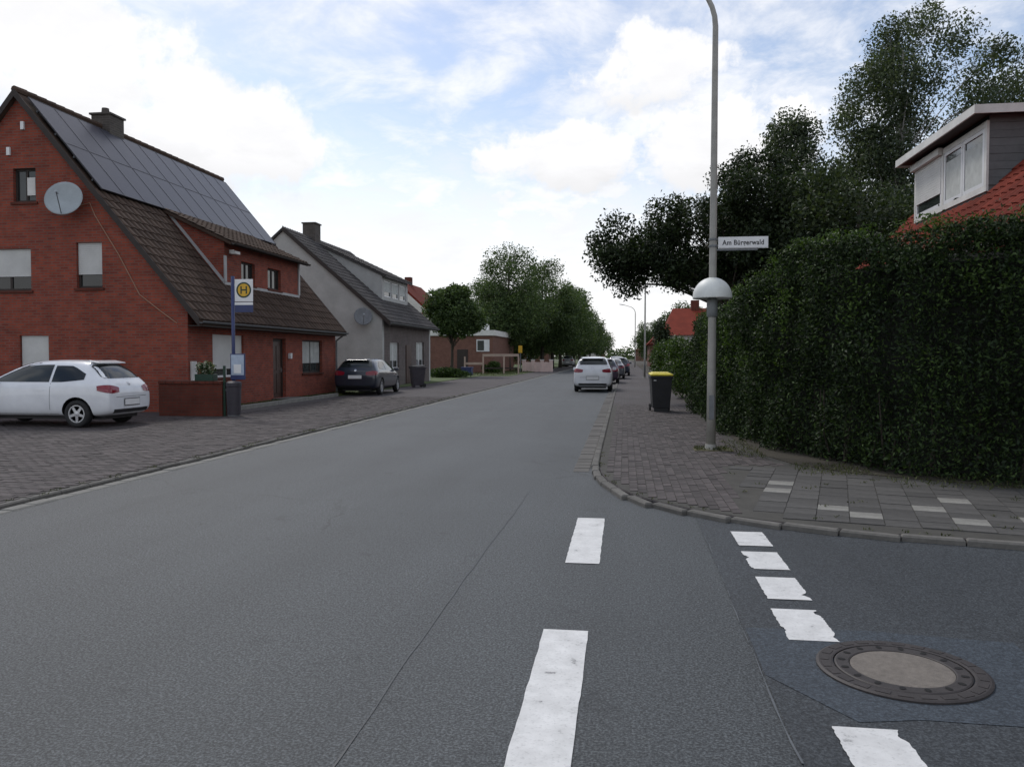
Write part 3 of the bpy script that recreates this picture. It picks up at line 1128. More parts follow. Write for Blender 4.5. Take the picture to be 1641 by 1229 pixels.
wp = []
for x, y, a in along([p for p in KERB if p[0] < 9], 0.16):
    if random.random() < 0.55:
        o_ = random.choice((-0.02, 0.13, 0.14, -0.26))
        wp.append((x - math.sin(a) * o_, y + math.cos(a) * o_))
for _ in range(45):
    wp.append((random.uniform(1.3, 6.5), random.uniform(7.2, 11.2)))
for _ in range(120):
    wp.append((KX_L - random.choice((0.0, 0.10)), random.uniform(7, 34)))
PW = [np.column_stack([rng.normal(x, 0.025, 9), rng.normal(y, 0.025, 9), np.full(9, 0.0)]) for x, y in wp if y < 14 or x < 0]
PW = np.concatenate(PW)
onf = np.array([(inside(poly, p[0], p[1])) for p in PW])
PW = PW[onf | (PW[:, 0] < -5)]
PW[:, 2] = FZ + rng.uniform(0, 0.018, len(PW))
wd_ = leaf_object('weeds', 'grass_blade', None, PW, 0.036, up=-0.1, aspect=0.25, droop=-0.6)
wd_['kind'] = 'stuff'
tag(wd_, 'small weeds and moss tufts growing in the paving joints and kerb', 'weeds')

# ---- manhole cover
mh = thing('manhole_cover', 'round iron manhole cover with pale concrete centre in the side road', 'manhole cover', (1.40, 4.30, 0.005))
cx, cy = 1.40, 4.30
MB().lathe([(0.325, 0.0), (0.325, 0.014), (0.335, 0.016), (0.395, 0.016), (0.408, 0.010), (0.408, 0.0)], cx, cy, 0.005, 64).build('frame_ring', 'cast_iron', mh, smooth=False)
MB().lathe([(0.245, 0.0), (0.245, 0.013), (0.252, 0.016), (0.310, 0.016), (0.318, 0.012), (0.318, 0.0)], cx, cy, 0.005, 64).build('cover_ring', 'cast_iron', mh)
MB().lathe([(0.0, 0.0125), (0.23, 0.0125), (0.243, 0.011), (0.243, 0.0)], cx, cy, 0.005, 48).build('concrete_fill', 'cover_concrete', mh)
for k in range(16):
    a = 2 * math.pi * k / 16 + 0.1
    mb = MB()
    q = []
    for s in range(10):
        t = 2 * math.pi * s / 10
        u, v = 0.020 * math.cos(t), 0.015 * math.sin(t)
        q.append((cx + (0.283 + u) * math.cos(a) - v * math.sin(a), cy + (0.283 + u) * math.sin(a) + v * math.cos(a), 0.0232))
    mb.add(q, [tuple(range(10))])
    mb.build('vent_hole', 'hole_black', mh)
for k in range(24):
    a = 2 * math.pi * k / 24
    ca, sa = math.cos(a), math.sin(a)
    q = [(cx + r * ca - s * sa, cy + r * sa + s * ca, 0.0235) for r, s in ((0.345, -0.03), (0.385, -0.034), (0.385, 0.034), (0.345, 0.03))]
    MB().add(q + [(x, y, 0.019) for x, y, z in q], [(0, 1, 2, 3), (0, 4, 5, 1), (1, 5, 6, 2), (2, 6, 7, 3), (3, 7, 4, 0)]).build('ring_stud', 'cast_iron', mh)

# ================================================================== RED BRICK HOUSE
XF, YN, YE, XR, ZR, S = -11.9, 20.9, 32.4, -16.9, 9.0, 1.185


def h1z(x):
    return ZR - S * abs(x - XR)


h1 = thing('brick_house', 'red brick house with steep brown tiled roof covered in solar panels', 'house', (XR, 26.6, LZ))
ZT = 0.16
x_l = 2 * XR - XF
gab = [(XF, LZ - 0.05), (XF, h1z(XF) - ZT), (XR, ZR - ZT), (x_l, h1z(x_l) - ZT), (x_l, LZ - 0.05)]
gw = [(-17.1, -16.4, 5.93, 6.87), (-15.2, -14.42, 3.50, 4.76), (-18.0, -16.6, 3.45, 4.62), (-17.0, -16.1, 0.90, 2.18)]
g = MB().prism(gab, 'y', YN, YN + 0.30).build('gable_wall', 'red_brick', h1)
cut(g, [(a, b, YN - 0.2, YN + 0.5, c, d) for a, b, c, d in gw])
MB().prism(gab, 'y', YE - 0.30, YE).build('gable_wall', 'red_brick', h1)
fw_ = [(22.25, 24.2, 0.96, 2.24, 'w'), (26.35, 27.4, 0.15, 2.20, 'd'), (28.9, 30.9, 0.96, 2.20, 'w')]
f1 = bx('facade_wall', 'red_brick', h1, XF - 0.30, XF, YN + 0.302, YE - 0.302, LZ - 0.05, h1z(XF) - ZT - 0.02)
cut(f1, [(XF - 0.5, XF + 0.2, a, b, c, d) for a, b, c, d, k in fw_])
bx('rear_wall', 'red_brick', h1, x_l, x_l + 0.30, YN + 0.302, YE - 0.302, LZ - 0.05, h1z(x_l) - ZT - 0.02)
window(h1, 'y', YN, -1, *gw[0], mull=1, frame='dark_wood', sill='dark_brick', curtain=False)
window(h1, 'y', YN, -1, *gw[1], mull=0, shutter=0.70)
window(h1, 'y', YN, -1, *gw[2], mull=1, shutter=0.66)
window(h1, 'y', YN, -1, *gw[3], mull=0, shutter=0.97)
window(h1, 'x', XF, 1, 22.25, 24.2, 0.96, 2.24, mull=1, shutter=0.80, frame='white_plastic')
window(h1, 'x', XF, 1, 28.9, 30.9, 0.96, 2.20, mull=1, curtain=True)
# white blind in half of the attic window
bx('blind', 'white_trim', h1, -16.72, -16.47, YN + 0.07, YN + 0.085, 6.12, 6.62)
# front door
MB().box(XF - 0.20, XF - 0.12, 26.35, 26.45, 0.15, 2.20).box(XF - 0.20, XF - 0.12, 27.30, 27.40, 0.15, 2.20).box(XF - 0.20, XF - 0.12, 26.45, 27.30, 2.10, 2.20).build('door_frame', 'dark_wood', h1)
d = bx('front_door', 'brown_door', h1, XF - 0.19, XF - 0.14, 26.452, 27.298, 0.152, 2.098)
for (a, b, c, e) in ((26.52, 26.84, 0.3, 1.0), (26.90, 27.22, 0.3, 1.0), (26.52, 26.84, 1.1, 1.95), (26.90, 27.22, 1.1, 1.95)):
    bx('door_panel', 'brown_door', d, XF - 0.139, XF - 0.125, a, b, c, e, bevel=0.006)
bx('door_handle', 'chrome', d, XF - 0.138, XF - 0.08, 27.2, 27.23, 1.02, 1.20)
bx('doorstep', 'kerb_concrete', h1, XF + 0.002, XF + 0.85, 26.2, 27.55, LZ - 0.03, 0.15, bevel=0.01)
bx('door_lamp', 'white_plastic', h1, XF + 0.002, XF + 0.12, 27.58, 27.72, 1.50, 1.70, bevel=0.02)
bx('meter_box', 'white_trim', h1, XF + 0.002, XF + 0.07, 21.0, 21.25, 0.75, 1.45, bevel=0.01)
# roof
XE = XF + 0.42
xe_l = 2 * XR - XE
y0r, y1r = YN - 0.14, YE + 0.14


def slope_prism(x_low, x_top, zf, th, y0, y1):
    return MB().prism([(x_low, zf(x_low)), (x_top, zf(x_top)), (x_top, zf(x_top) - th), (x_low, zf(x_low) - th)], 'y', y0, y1)


roof1 = slope_prism(XE, XR, h1z, 0.13, y0r, y1r).build('roof', 'brown_tile', h1)
slope_prism(xe_l, XR, h1z, 0.13, y0r, y1r).build('roof', 'brown_tile', h1)
dY0, dY1, dXF = 24.2, 30.1, -12.52


def dz(x):                       # dormer roof plane
    return 5.17 + 0.47 * (-12.2 - x)


dXT = -14.62


def under_dormer(c):
    return (c.x < -14.45) or (dY0 - 0.02 < c.y < dY1 + 0.05 and c.x < dXF + 0.02)


roof_tiles(roof1, 'brown_tile', (XE, y0r, h1z(XE)), (0, 1, 0), (-1, 0, S), y1r - y0r, math.hypot(XE - XR, S * (XE - XR)), 0.30, 0.335, under_dormer, 300)
# bargeboards and gutter
for yy in (y0r - 0.032, y1r + 0.002):
    mb = MB()
    mb.prism([(XE, h1z(XE) - 0.17), (XR, ZR - 0.17), (XR, ZR + 0.05), (XE, h1z(XE) + 0.05)], 'y', yy, yy + 0.03)
    mb.prism([(xe_l, h1z(xe_l) - 0.17), (XR - 0.001, ZR - 0.17), (XR - 0.001, ZR + 0.05), (xe_l, h1z(xe_l) + 0.05)], 'y', yy, yy + 0.03)
    mb.build('bargeboard', 'dark_wood', h1)
mb = MB()
for i in range(30):
    a = y0r + (y1r - y0r) * i / 30
    b = y0r + (y1r - y0r) * (i + 1) / 30 + 0.02
    mb.tube([(XR, a, ZR + 0.035), (XR, b, ZR + 0.045)], [0.10, 0.11], 8)
mb.build('ridge_tiles', 'brown_tile', roof1)


def gutter(parent, x, z, y0, y1, r=0.07, mat='galvanised_dark'):
    prof = [(x + r * math.cos(math.pi + math.pi * k / 8), z + r * math.sin(math.pi + math.pi * k / 8)) for k in range(9)]
    prof += [(x + (r - .008) * math.cos(2 * math.pi - math.pi * k / 8), z + (r - .008) * math.sin(2 * math.pi - math.pi * k / 8)) for k in range(9)]
    return MB().prism(prof, 'y', y0, y1).build('gutter_pipe', mat, parent)


gutter(h1, XE + 0.05, h1z(XE) - 0.02, y0r, y1r)
MB().box(XF + 0.002, XE + 0.02, y0r + 0.16, y1r - 0.16, h1z(XE) - 0.16, h1z(XE) - 0.13).build('soffit', 'dark_wood', h1)
MB().tube([(XE + 0.05, YE - 0.1, h1z(XE) - 0.06), (XF + 0.08, YE - 0.1, h1z(XE) - 0.35), (XF + 0.08, YE - 0.1, LZ)], 0.04, 8).build('downpipe', 'galvanised_dark', h1)
# dormer
dm = MB().prism([(dXF, h1z(dXF) - 0.35), (dXF, dz(dXF) - 0.12), (dXT, dz(dXT) - 0.12), (dXT, h1z(dXT) - 0.35)], 'y', dY0, dY1).build('dormer', 'red_brick', h1)
dwin = [(25.35, 26.35, 3.98, 4.72), (27.35, 28.45, 3.98, 4.72)]
cut(dm, [(dXF - 0.4, dXF + 0.2, a, b, c, d) for a, b, c, d in dwin])
for a, b, c, d in dwin:
    window(dm, 'x', dXF, 1, a, b, c, d, mull=1, frame='dark_wood') if False else window(h1, 'x', dXF, 1, a, b, c, d, mull=1, frame='dark_wood')
dr = MB().prism([(-12.2, dz(-12.2)), (dXT, dz(dXT)), (dXT, dz(dXT) - 0.10), (-12.2, dz(-12.2) - 0.10)], 'y', dY0 - 0.15, dY1 + 0.15).build('dormer_roof', 'brown_tile', h1)
roof_tiles(dr, 'brown_tile', (-12.2, dY0 - 0.15, dz(-12.2)), (0, 1, 0), (-1, 0, 0.47), dY1 - dY0 + 0.3, math.hypot(2.42, 2.42 * 0.47), 0.30, 0.335, None, 200)
gutter(dr, -12.13, dz(-12.2) - 0.03, dY0 - 0.15, dY1 + 0.15, 0.06, 'dark_wood')
# pale flashing round the dormer
bx('flashing', 'grey_trim', dm, dXF + 0.002, dXF + 0.03, dY0 - 0.01, dY1 + 0.01, h1z(dXF) + 0.04, h1z(dXF) + 0.13)
bx('flashing', 'grey_trim', dm, dXF + 0.003, dXF + 0.05, dY1 - 0.09, dY1 + 0.03, h1z(dXF) + 0.132, dz(dXF) - 0.16)
bx('flashing', 'grey_trim', dm, dXF + 0.003, dXF + 0.05, dY0 - 0.04, dY0 + 0.08, h1z(dXF) + 0.132, h1z(dXF) + 0.95)
MB().prism([(dXF, h1z(dXF) + 0.07), (dXT + 0.06, h1z(dXT + 0.06) + 0.07), (dXT + 0.06, h1z(dXT + 0.06) + 0.20), (dXF, h1z(dXF) + 0.20)], 'y', dY0 - 0.035, dY0 - 0.005).build('flashing', 'grey_trim', dm)
# floodlight under the dormer eave
fl = MB().box(-12.50, -12.36, 24.5, 24.56, 4.86, 4.98).box(-12.40, -12.24, 24.40, 24.72, 4.84, 4.93).build('eave_lamp', 'white_trim', h1)
# chimney
ch = bx('chimney', 'chimney_brick', h1, -17.2, -16.55, 24.5, 25.25, 8.2, 9.42)
MB().box(-17.25, -16.50, 24.45, 25.30, 9.422, 9.48).build('chimney_cap', 'chimney_brick', ch)
MB().lathe([(0.13, 0), (0.11, 0.22), (0.09, 0.22), (0.09, 0.0)], -16.9, 24.8, 9.482, 12).build('chimney_pot', 'chimney_brick', ch)
# solar panels: two rows up the street slope
up = Vector((-1, 0, S)).normalized()
nr = Vector((S, 0, 1)).normalized()
pm = MB()
pw, pl = 1.028, 1.708
pm.box(0.012, pw - 0.012, 0.012, pl - 0.012, 0.0, 0.034, 0)
pm.box(0, 0.012, 0, pl, 0, 0.04, 1).box(pw - 0.012, pw, 0, pl, 0, 0.04, 1).box(0.012, pw - 0.012, 0, 0.012, 0, 0.04, 1).box(0.012, pw - 0.012, pl - 0.012, pl, 0, 0.04, 1)
pme = pm.mesh('solar_panel', ['solar', 'solar_frame'])
for j in range(2):
    for i in range(11):
        p = Vector((-14.50, YN + 0.02 + i * 1.036, h1z(-14.50))) + up * (j * 1.715) + nr * 0.10
        o = bpy.data.objects.new('solar_panel', pme)
        o.matrix_local = Matrix.Translation(p - Vector(h1.location)) @ Matrix((Vector((0, 1, 0)), up, nr)).transposed().to_4x4()
        link(o, h1)
mb = MB()
for j in range(4):
    p = Vector((-14.50, 0, h1z(-14.50))) + up * (0.4 + j * 0.85) + nr * 0.06
    mb.tube([(p.x, YN + 0.05, p.z), (p.x, YE - 0.05, p.z)], 0.03, 6)
mb.build('panel_rail', 'galvanised_dark', h1)
for (x, z) in ((-16.75, 8.05), (-17.2, 7.35)):
    bx('wall_anchor', 'sign_white', h1, x - 0.05, x + 0.05, YN - 0.06, YN - 0.002, z - 0.11, z + 0.11)


def dish(name, label, c, rad, yaw, wall_y, mat):
    t = thing(name, label, 'satellite dish', c, 0, None)
    rot = Matrix.Rotation(R(yaw), 3, 'Z') @ Matrix.Rotation(R(90 - 18), 3, 'X')
    prof = [(0.0, -0.16 * rad)] + [(rad * k / 8, -0.16 * rad + 0.16 * rad * (k / 8) ** 2) for k in range(1, 9)]
    back = [(r, z - 0.012) for r, z in prof[::-1]]
    MB().lathe(prof + back[:-1] + [(0.0, back[-1][1])], c[0], c[1], c[2], 32, mat=rot).build('reflector', mat, t, smooth=True)
    tip = Vector(c) + rot @ Vector((0, -0.1 * rad, 0.9 * rad))
    low = Vector(c) + rot @ Vector((0, -0.93 * rad, 0.0))
    MB().tube([low, tip], 0.014, 6).build('feed_arm', 'galvanised_dark', t)
    d_ = (rot @ Vector((0, 0, 1)))
    MB().tube([tip + d_ * 0.03, tip - d_ * 0.10], [0.035, 0.03], 10).build('receiver', 'dish_grey', t)
    bk = Vector(c) + rot @ Vector((0, 0, -0.18 * rad))
    MB().tube([bk, (bk.x, wall_y + 0.0, bk.z - 0.02)], 0.03, 8).build('wall_bracket', 'galvanised_dark', t)


dish('satellite_dish', 'large pale round satellite dish on the red brick gable', (-15.25, YN - 0.42, 5.92), 0.50, 14, YN, 'dish_grey')
mb = MB().tube([(-15.2, YN - 0.02, 5.75), (-14.75, YN - 0.02, 5.85), (-14.6, YN - 0.02, 5.5), (-13.9, YN - 0.02, 4.4), (-13.3, YN - 0.02, 3.3), (-12.7, YN - 0.02, 2.85), (-12.2, YN - 0.02, 2.5)], 0.014, 6)
tag(mb.build('cable', 'cable'), 'pale aerial cable running down the brick gable from the dish', 'cable')

# ---- low brick garden wall, planter, litter bin, bus stop
gwl = thing('garden_wall', 'low dark brick garden wall between white hatchback and bus stop', 'wall', (-11.0, 19.75, LZ))
bx('wall_body', 'dark_brick', gwl, -12.0, -10.25, 19.62, 19.88, LZ - 0.04, 0.88)
for i in range(8):
    a = -12.0 + 1.75 * i / 8
    bx('coping_brick', 'dark_brick', gwl, a + 0.004, a + 1.75 / 8 - 0.004, 19.58, 19.92, 0.883, 0.955, bevel=0.006)
bx('wall_body', 'dark_brick', gwl, -12.0, -11.75, 19.885, 20.88, LZ - 0.04, 0.88)

pl_ = thing('planter_box', 'dark green planter with white flowers on the low brick wall', 'planter', (-10.75, 19.75, 0.955))
MB().box(-11.0, -10.5, 19.62, 19.88, 0.955, 1.13).build('box', 'sign_green', pl_, bevel=0.01)
leaf_object('foliage', 'flower_leaf', pl_, ball_points((-10.75, 19.75, 1.27), (0.28, 0.15, 0.20), 700, 0.2), 0.07, off=pl_.location)

lb = thing('litter_bin', 'dark grey litter bin standing beside the bus stop pole', 'bin', (-9.98, 19.72, LZ))
MB().lathe([(0.17, 0.04), (0.19, 0.75), (0.20, 0.78), (0.20, 0.86), (0.14, 0.90), (0.0, 0.91)], -9.98, 19.72, LZ, 20).build('body', 'bin_dark', lb, smooth=False)
MB().lathe([(0.15, 0.0), (0.15, 0.045)], -9.98, 19.72, LZ, 20).build('foot', 'galvanised_dark', lb)
bx('post', 'sign_green', lb, -10.24, -10.19, 19.66, 19.71, LZ - 0.02, 1.35)
MB().box(-10.18, -10.12, 19.67, 19.71, 0.70, 0.75).build('bracket', 'galvanised_dark', lb)

bs = thing('bus_stop_sign', 'blue bus stop pole with yellow and green H disc', 'bus stop', (-10.170, 20.1, LZ))
MB().tube([(-10.170, 20.1, LZ - 0.03), (-10.170, 20.1, 3.68)], 0.045, 12).build('pole', 'blue_paint', bs, smooth=True)
plate = bx('sign_plate', 'sign_white', bs, -10.110, -9.610, 20.09, 20.105, 3.02, 3.60, bevel=0.004)


def ring(mb, cx, cz, y, r0, r1, seg=32):
    vs, fs = [], []
    for k in range(seg):
        t = 2 * math.pi * k / seg
        vs += [(cx + r0 * math.cos(t), y, cz + r0 * math.sin(t)), (cx + r1 * math.cos(t), y, cz + r1 * math.sin(t))]
    for k in range(seg):
        a, b = 2 * k, 2 * ((k + 1) % seg)
        fs.append((a, a + 1, b + 1, b))
    mb.add(vs, fs)
    return mb


ring(MB(), -9.860, 3.32, 20.087, 0.0005, 0.185).build('disc', 'sign_yellow', plate)
ring(MB(), -9.860, 3.32, 20.085, 0.165, 0.205).build('disc_rim', 'sign_green', plate)
MB().box(-9.950, -9.915, 20.083, 20.086, 3.22, 3.42).box(-9.805, -9.770, 20.083, 20.086, 3.22, 3.42).box(-9.915, -9.805, 20.083, 20.086, 3.303, 3.337).build('letter_h', 'sign_green', plate)
bx('route_panel', 'blue_paint', bs, -10.110, -9.610, 20.09, 20.105, 2.74, 3.005, bevel=0.004)
bx('route_strip', 'sign_white', bs, -10.110, -9.610, 20.085, 20.0895, 2.93, 3.0)
tb = bx('timetable_case', 'blue_paint', bs, -10.220, -9.820, 20.02, 20.06, 0.98, 1.66, bevel=0.005)
bx('timetable_sheet', 'timetable', tb, -10.195, -9.845, 20.012, 20.019, 1.10, 1.63)
bx('timetable_sheet', 'sign_white', tb, -10.120, -9.920, 20.004, 20.0115, 1.15, 1.38)

# ================================================================== GREY HOUSE
GX, GY0, GY1, GXR, GZR, GS = -11.9, 39.0, 49.0, -17.0, 8.05, 0.86


def h2z(x):
    return GZR - GS * abs(x - GXR)


h2 = thing('grey_house', 'grey rendered house with dark tiled roof and white dormer windows', 'house', (GXR, 44, LZ))
gl = 2 * GXR - GX
gp_ = [(GX, 0), (GX, h2z(GX) - 0.17), (GXR, GZR - 0.17), (gl, h2z(gl) - 0.17), (gl, 0)]
MB().prism(gp_, 'y', GY0, GY0 + 0.3).build('gable_wall', 'grey_render', h2)
MB().prism(gp_, 'y', GY1 - 0.3, GY1).build('gable_wall', 'grey_render', h2)
f2 = bx('facade_wall', 'grey_brick', h2, GX - 0.30, GX, GY0 + 0.302, GY1 - 0.302, 0, h2z(GX) - 0.19)
w2 = [(40.3, 42.0, 0.95, 2.3), (45.6, 47.4, 0.95, 2.4)]
cut(f2, [(GX - 0.5, GX + 0.2, a, b, c, d) for a, b, c, d in w2])
for a, b, c, d in w2:
    window(h2, 'x', GX, 1, a, b, c, d, mull=1, frame='white_plastic', curtain=True, sill='kerb_concrete')
bx('rear_wall', 'grey_render', h2, gl, gl + 0.3, GY0 + 0.302, GY1 - 0.302, 0, h2z(gl) - 0.19)
d = bx('front_door', 'brown_door', h2, GX + 0.002, GX + 0.05, 43.3, 44.3, 0.1, 2.2)
bx('door_handle', 'chrome', d, GX + 0.051, GX + 0.09, 44.15, 44.2, 1.0, 1.2)
GXE = GX + 0.45
r2 = slope_prism(GXE, GXR, h2z, 0.14, GY0 - 0.12, GY1 + 0.2).build('roof', 'grey_tile', h2)
slope_prism(2 * GXR - GXE, GXR, h2z, 0.14, GY0 - 0.12, GY1 + 0.2).build('roof', 'grey_tile', h2)
eY0, eY1, eXF, eXT = 42.6, 47.8, -13.0, -16.4


def ez(x):
    return 5.95 + 0.47 * (eXF + 0.25 - x)


roof_tiles(r2, 'grey_tile', (GXE, GY0 - 0.12, h2z(GXE)), (0, 1, 0), (-1, 0, GS), GY1 - GY0 + 0.32, math.hypot(GXE - GXR, GS * (GXE - GXR)), 0.30, 0.33, lambda c: eY0 < c.y < eY1 and eXT < c.x < eXF, 0)
gutter(h2, GXE + 0.05, h2z(GXE) - 0.02, GY0 - 0.12, GY1 + 0.2)
MB().prism([(GXE, h2z(GXE) - 0.2), (GXR, GZR - 0.2), (GXR, GZR + 0.03), (GXE, h2z(GXE) + 0.03)], 'y', GY0 - 0.155, GY0 - 0.125).build('bargeboard', 'dark_wood', h2)
dm2 = MB().prism([(eXF, h2z(eXF) - 0.3), (eXF, ez(eXF) - 0.12), (eXT, ez(eXT) - 0.12), (eXT, h2z(eXT) - 0.3)], 'y', eY0, eY1).build('dormer', 'grey_render', h2)
ww = [(43.0, 44.4, 4.85, 5.72), (44.6, 45.9, 4.85, 5.72), (46.1, 47.4, 4.85, 5.72)]
cut(dm2, [(eXF - 0.4, eXF + 0.2, a, b, c, d) for a, b, c, d in ww])
for a, b, c, d in ww:
    window(h2, 'x', eXF, 1, a, b, c, d, mull=0, frame='white_plastic', curtain=True, sill=None, reveal=0.05)
dr2 = MB().prism([(eXF + 0.25, ez(eXF + 0.25)), (eXT, ez(eXT)), (eXT, ez(eXT) - 0.1), (eXF + 0.25, ez(eXF + 0.25) - 0.1)], 'y', eY0 - 0.15, eY1 + 0.15).build('dormer_roof', 'grey_tile', h2)
roof_tiles(dr2, 'grey_tile', (eXF + 0.25, eY0 - 0.15, ez(eXF + 0.25)), (0, 1, 0), (-1, 0, 0.47), eY1 - eY0 + 0.3, math.hypot(3.6, 3.6 * 0.47), 0.3, 0.33, None, 0)
c2 = bx('chimney', 'chimney_brick', h2, -17.3, -16.6, 42.2, 43.0, 7.3, 8.75)
MB().box(-17.35, -16.55, 42.15, 43.05, 8.752, 8.82).build('chimney_cap', 'chimney_brick', c2)
dish('satellite_dish', 'dull grey satellite dish low on the grey rendered gable', (-12.75, GY0 - 0.4, 3.55), 0.45, 25, GY0, 'galvanised_dark')
# small lean-to flue / porch roof by the red house end
MB().tube([(-13.7, YE + 0.35, LZ), (-13.7, YE + 0.35, 5.2)], 0.07, 8).build('flue_pipe', 'galvanised', h1)

# ================================================================== HOUSE BEHIND THE HEDGE
RX, RY0, RY1, RXE, RZE, RS = 6.25, 11.0, 23.2, 5.75, 3.42, 0.98
RXR = 11.3


def h3z(x):
    return RZE + RS * (x - RXE) if x <= RXR else RZE + RS * (2 * RXR - RXE - x)


h3 = thing('red_roof_house', 'house with red tiled roof and white boxed dormer behind the hedge', 'house', (RXR, 17, 0.085))
rr_ = 2 * RXR - RX
gp3 = [(RX, 0), (RX, h3z(RX) - 0.18), (RXR, h3z(RXR) - 0.18), (rr_, h3z(rr_) - 0.18), (rr_, 0)]
for yy in (RY0, RY1 - 0.3):
    MB().prism(gp3, 'y', yy, yy + 0.3).build('gable_wall', 'brown_brick', h3)
bx('facade_wall', 'brown_brick', h3, RX, RX + 0.3, RY0 + 0.302, RY1 - 0.302, 0, h3z(RX) - 0.2)
bx('rear_wall', 'brown_brick', h3, rr_ - 0.3, rr_, RY0 + 0.302, RY1 - 0.302, 0, h3z(rr_) - 0.2)
r3 = slope_prism(RXE, RXR, h3z, 0.14, RY0 - 0.2, RY1 + 0.2).build('roof', 'red_tile', h3)
slope_prism(2 * RXR - RXE, RXR, h3z, 0.14, RY0 - 0.2, RY1 + 0.2).build('roof', 'red_tile', h3)
qX, qY0, qY1 = 7.20, 17.55, 21.6       # dormer front plane and extent
roof_tiles(r3, 'red_tile', (RXE, RY1 + 0.2, h3z(RXE)), (0, -1, 0), (1, 0, RS), RY1 - RY0 + 0.4, math.hypot(RXR - RXE, RS * (RXR - RXE)), 0.30, 0.33, lambda c: qY0 < c.y < qY1 and c.x > qX, 300)
gutter(h3, RXE - 0.05, RZE - 0.02, RY0 - 0.2, RY1 + 0.2, 0.07, 'grey_trim')
dm3 = MB().prism([(qX, h3z(qX) - 0.2), (qX, 6.34), (9.0, 6.42), (9.0, h3z(9.0) - 0.2)], 'y', qY0, qY1).build('dormer', 'slate', h3)
# slate boards on the near cheek
zb = 5.02
k = 0
while zb < 6.30:
    xr = min(8.95, RXE + (zb - RZE) / RS)
    if xr > qX + 0.05:
        MB().prism([(qX + 0.002, zb), (xr, zb), (min(8.95, RXE + (zb + 0.15 - RZE) / RS), zb + 0.15), (qX + 0.002, zb + 0.15)], 'y', qY0 - 0.03 + 0.006 * (k % 2), qY0 - 0.004).build('cladding_board', 'slate', dm3)
    zb += 0.155
    k += 1
# dormer front: white panels and windows
fr = MB()
fr.box(qX - 0.05, qX - 0.002, qY0 - 0.03, qY1, 6.18, 6.30).box(qX - 0.05, qX - 0.002, qY0 - 0.03, qY1, 4.90, 5.02)
for yy in (qY0 - 0.03, 19.75, qY1 - 0.10):
    fr.box(qX - 0.05, qX - 0.002, yy, yy + 0.10, 5.022, 6.178)
fr.build('dormer_frame', 'white_trim', h3)
for i, (a, b) in enumerate(((17.63, 18.70), (18.70, 19.74))):
    w = MB().box(qX - 0.045, qX - 0.004, a + 0.01, a + 0.09, 5.024, 6.176).box(qX - 0.045, qX - 0.004, b - 0.09, b - 0.01, 5.024, 6.176).box(qX - 0.045, qX - 0.004, a + 0.09, b - 0.09, 5.024, 5.10).box(qX - 0.045, qX - 0.004, a + 0.09, b - 0.09, 6.10, 6.176).build('window', 'white_plastic', h3)
    bx('pane', 'glass', w, qX - 0.02, qX - 0.012, a + 0.085, b - 0.085, 5.095, 6.105)
    bx('curtain', 'curtain', w, qX - 0.028, qX - 0.0215, a + 0.10, b - 0.10, 5.11, 5.95)
w = MB().box(qX - 0.045, qX - 0.004, 19.86, 19.93, 5.024, 6.176).box(qX - 0.045, qX - 0.004, 21.42, 21.49, 5.024, 6.176).box(qX - 0.045, qX - 0.004, 19.93, 21.42, 5.024, 5.10).build('window', 'white_plastic', h3)
bx('pane', 'glass', w, qX - 0.02, qX - 0.012, 19.92, 21.43, 5.095, 6.17)
s = MB()
for i in range(15):
    s.box(qX - 0.058, qX - 0.040, 19.89, 21.46, 5.32 + i * 0.057, 5.32 + i * 0.057 + 0.052)
s.build('roller_shutter', 'shutter', w)
bx('shutter_housing', 'white_trim', h3, qX - 0.16, qX - 0.052, 19.80, qY1 + 0.02, 6.17, 6.33, bevel=0.01)
bx('dormer_roof', 'galvanised_dark', h3, qX - 0.38, 9.6, qY0 - 0.32, qY1 + 0.25, 6.425, 6.50)
for b_ in ((qX - 0.42, qX - 0.382, qY0 - 0.36, qY1 + 0.29), (qX - 0.382, 9.6, qY0 - 0.36, qY0 - 0.322), (qX - 0.382, 9.6, qY1 + 0.252, qY1 + 0.29)):
    bx('fascia', 'white_trim', h3, *b_, 6.36, 6.53)
bx('soffit', 'dark_wood', h3, qX - 0.378, qX - 0.004, qY0 - 0.30, qY1 + 0.24, 6.40, 6.422)
# chimney well back
c3 = bx('chimney', 'dark_brick', h3, 11.0, 11.6, 14.0, 14.7, 8.2, 9.6)

# ================================================================== STREET LAMPS AND SIGN
LX, LY = 1.42, 13.72


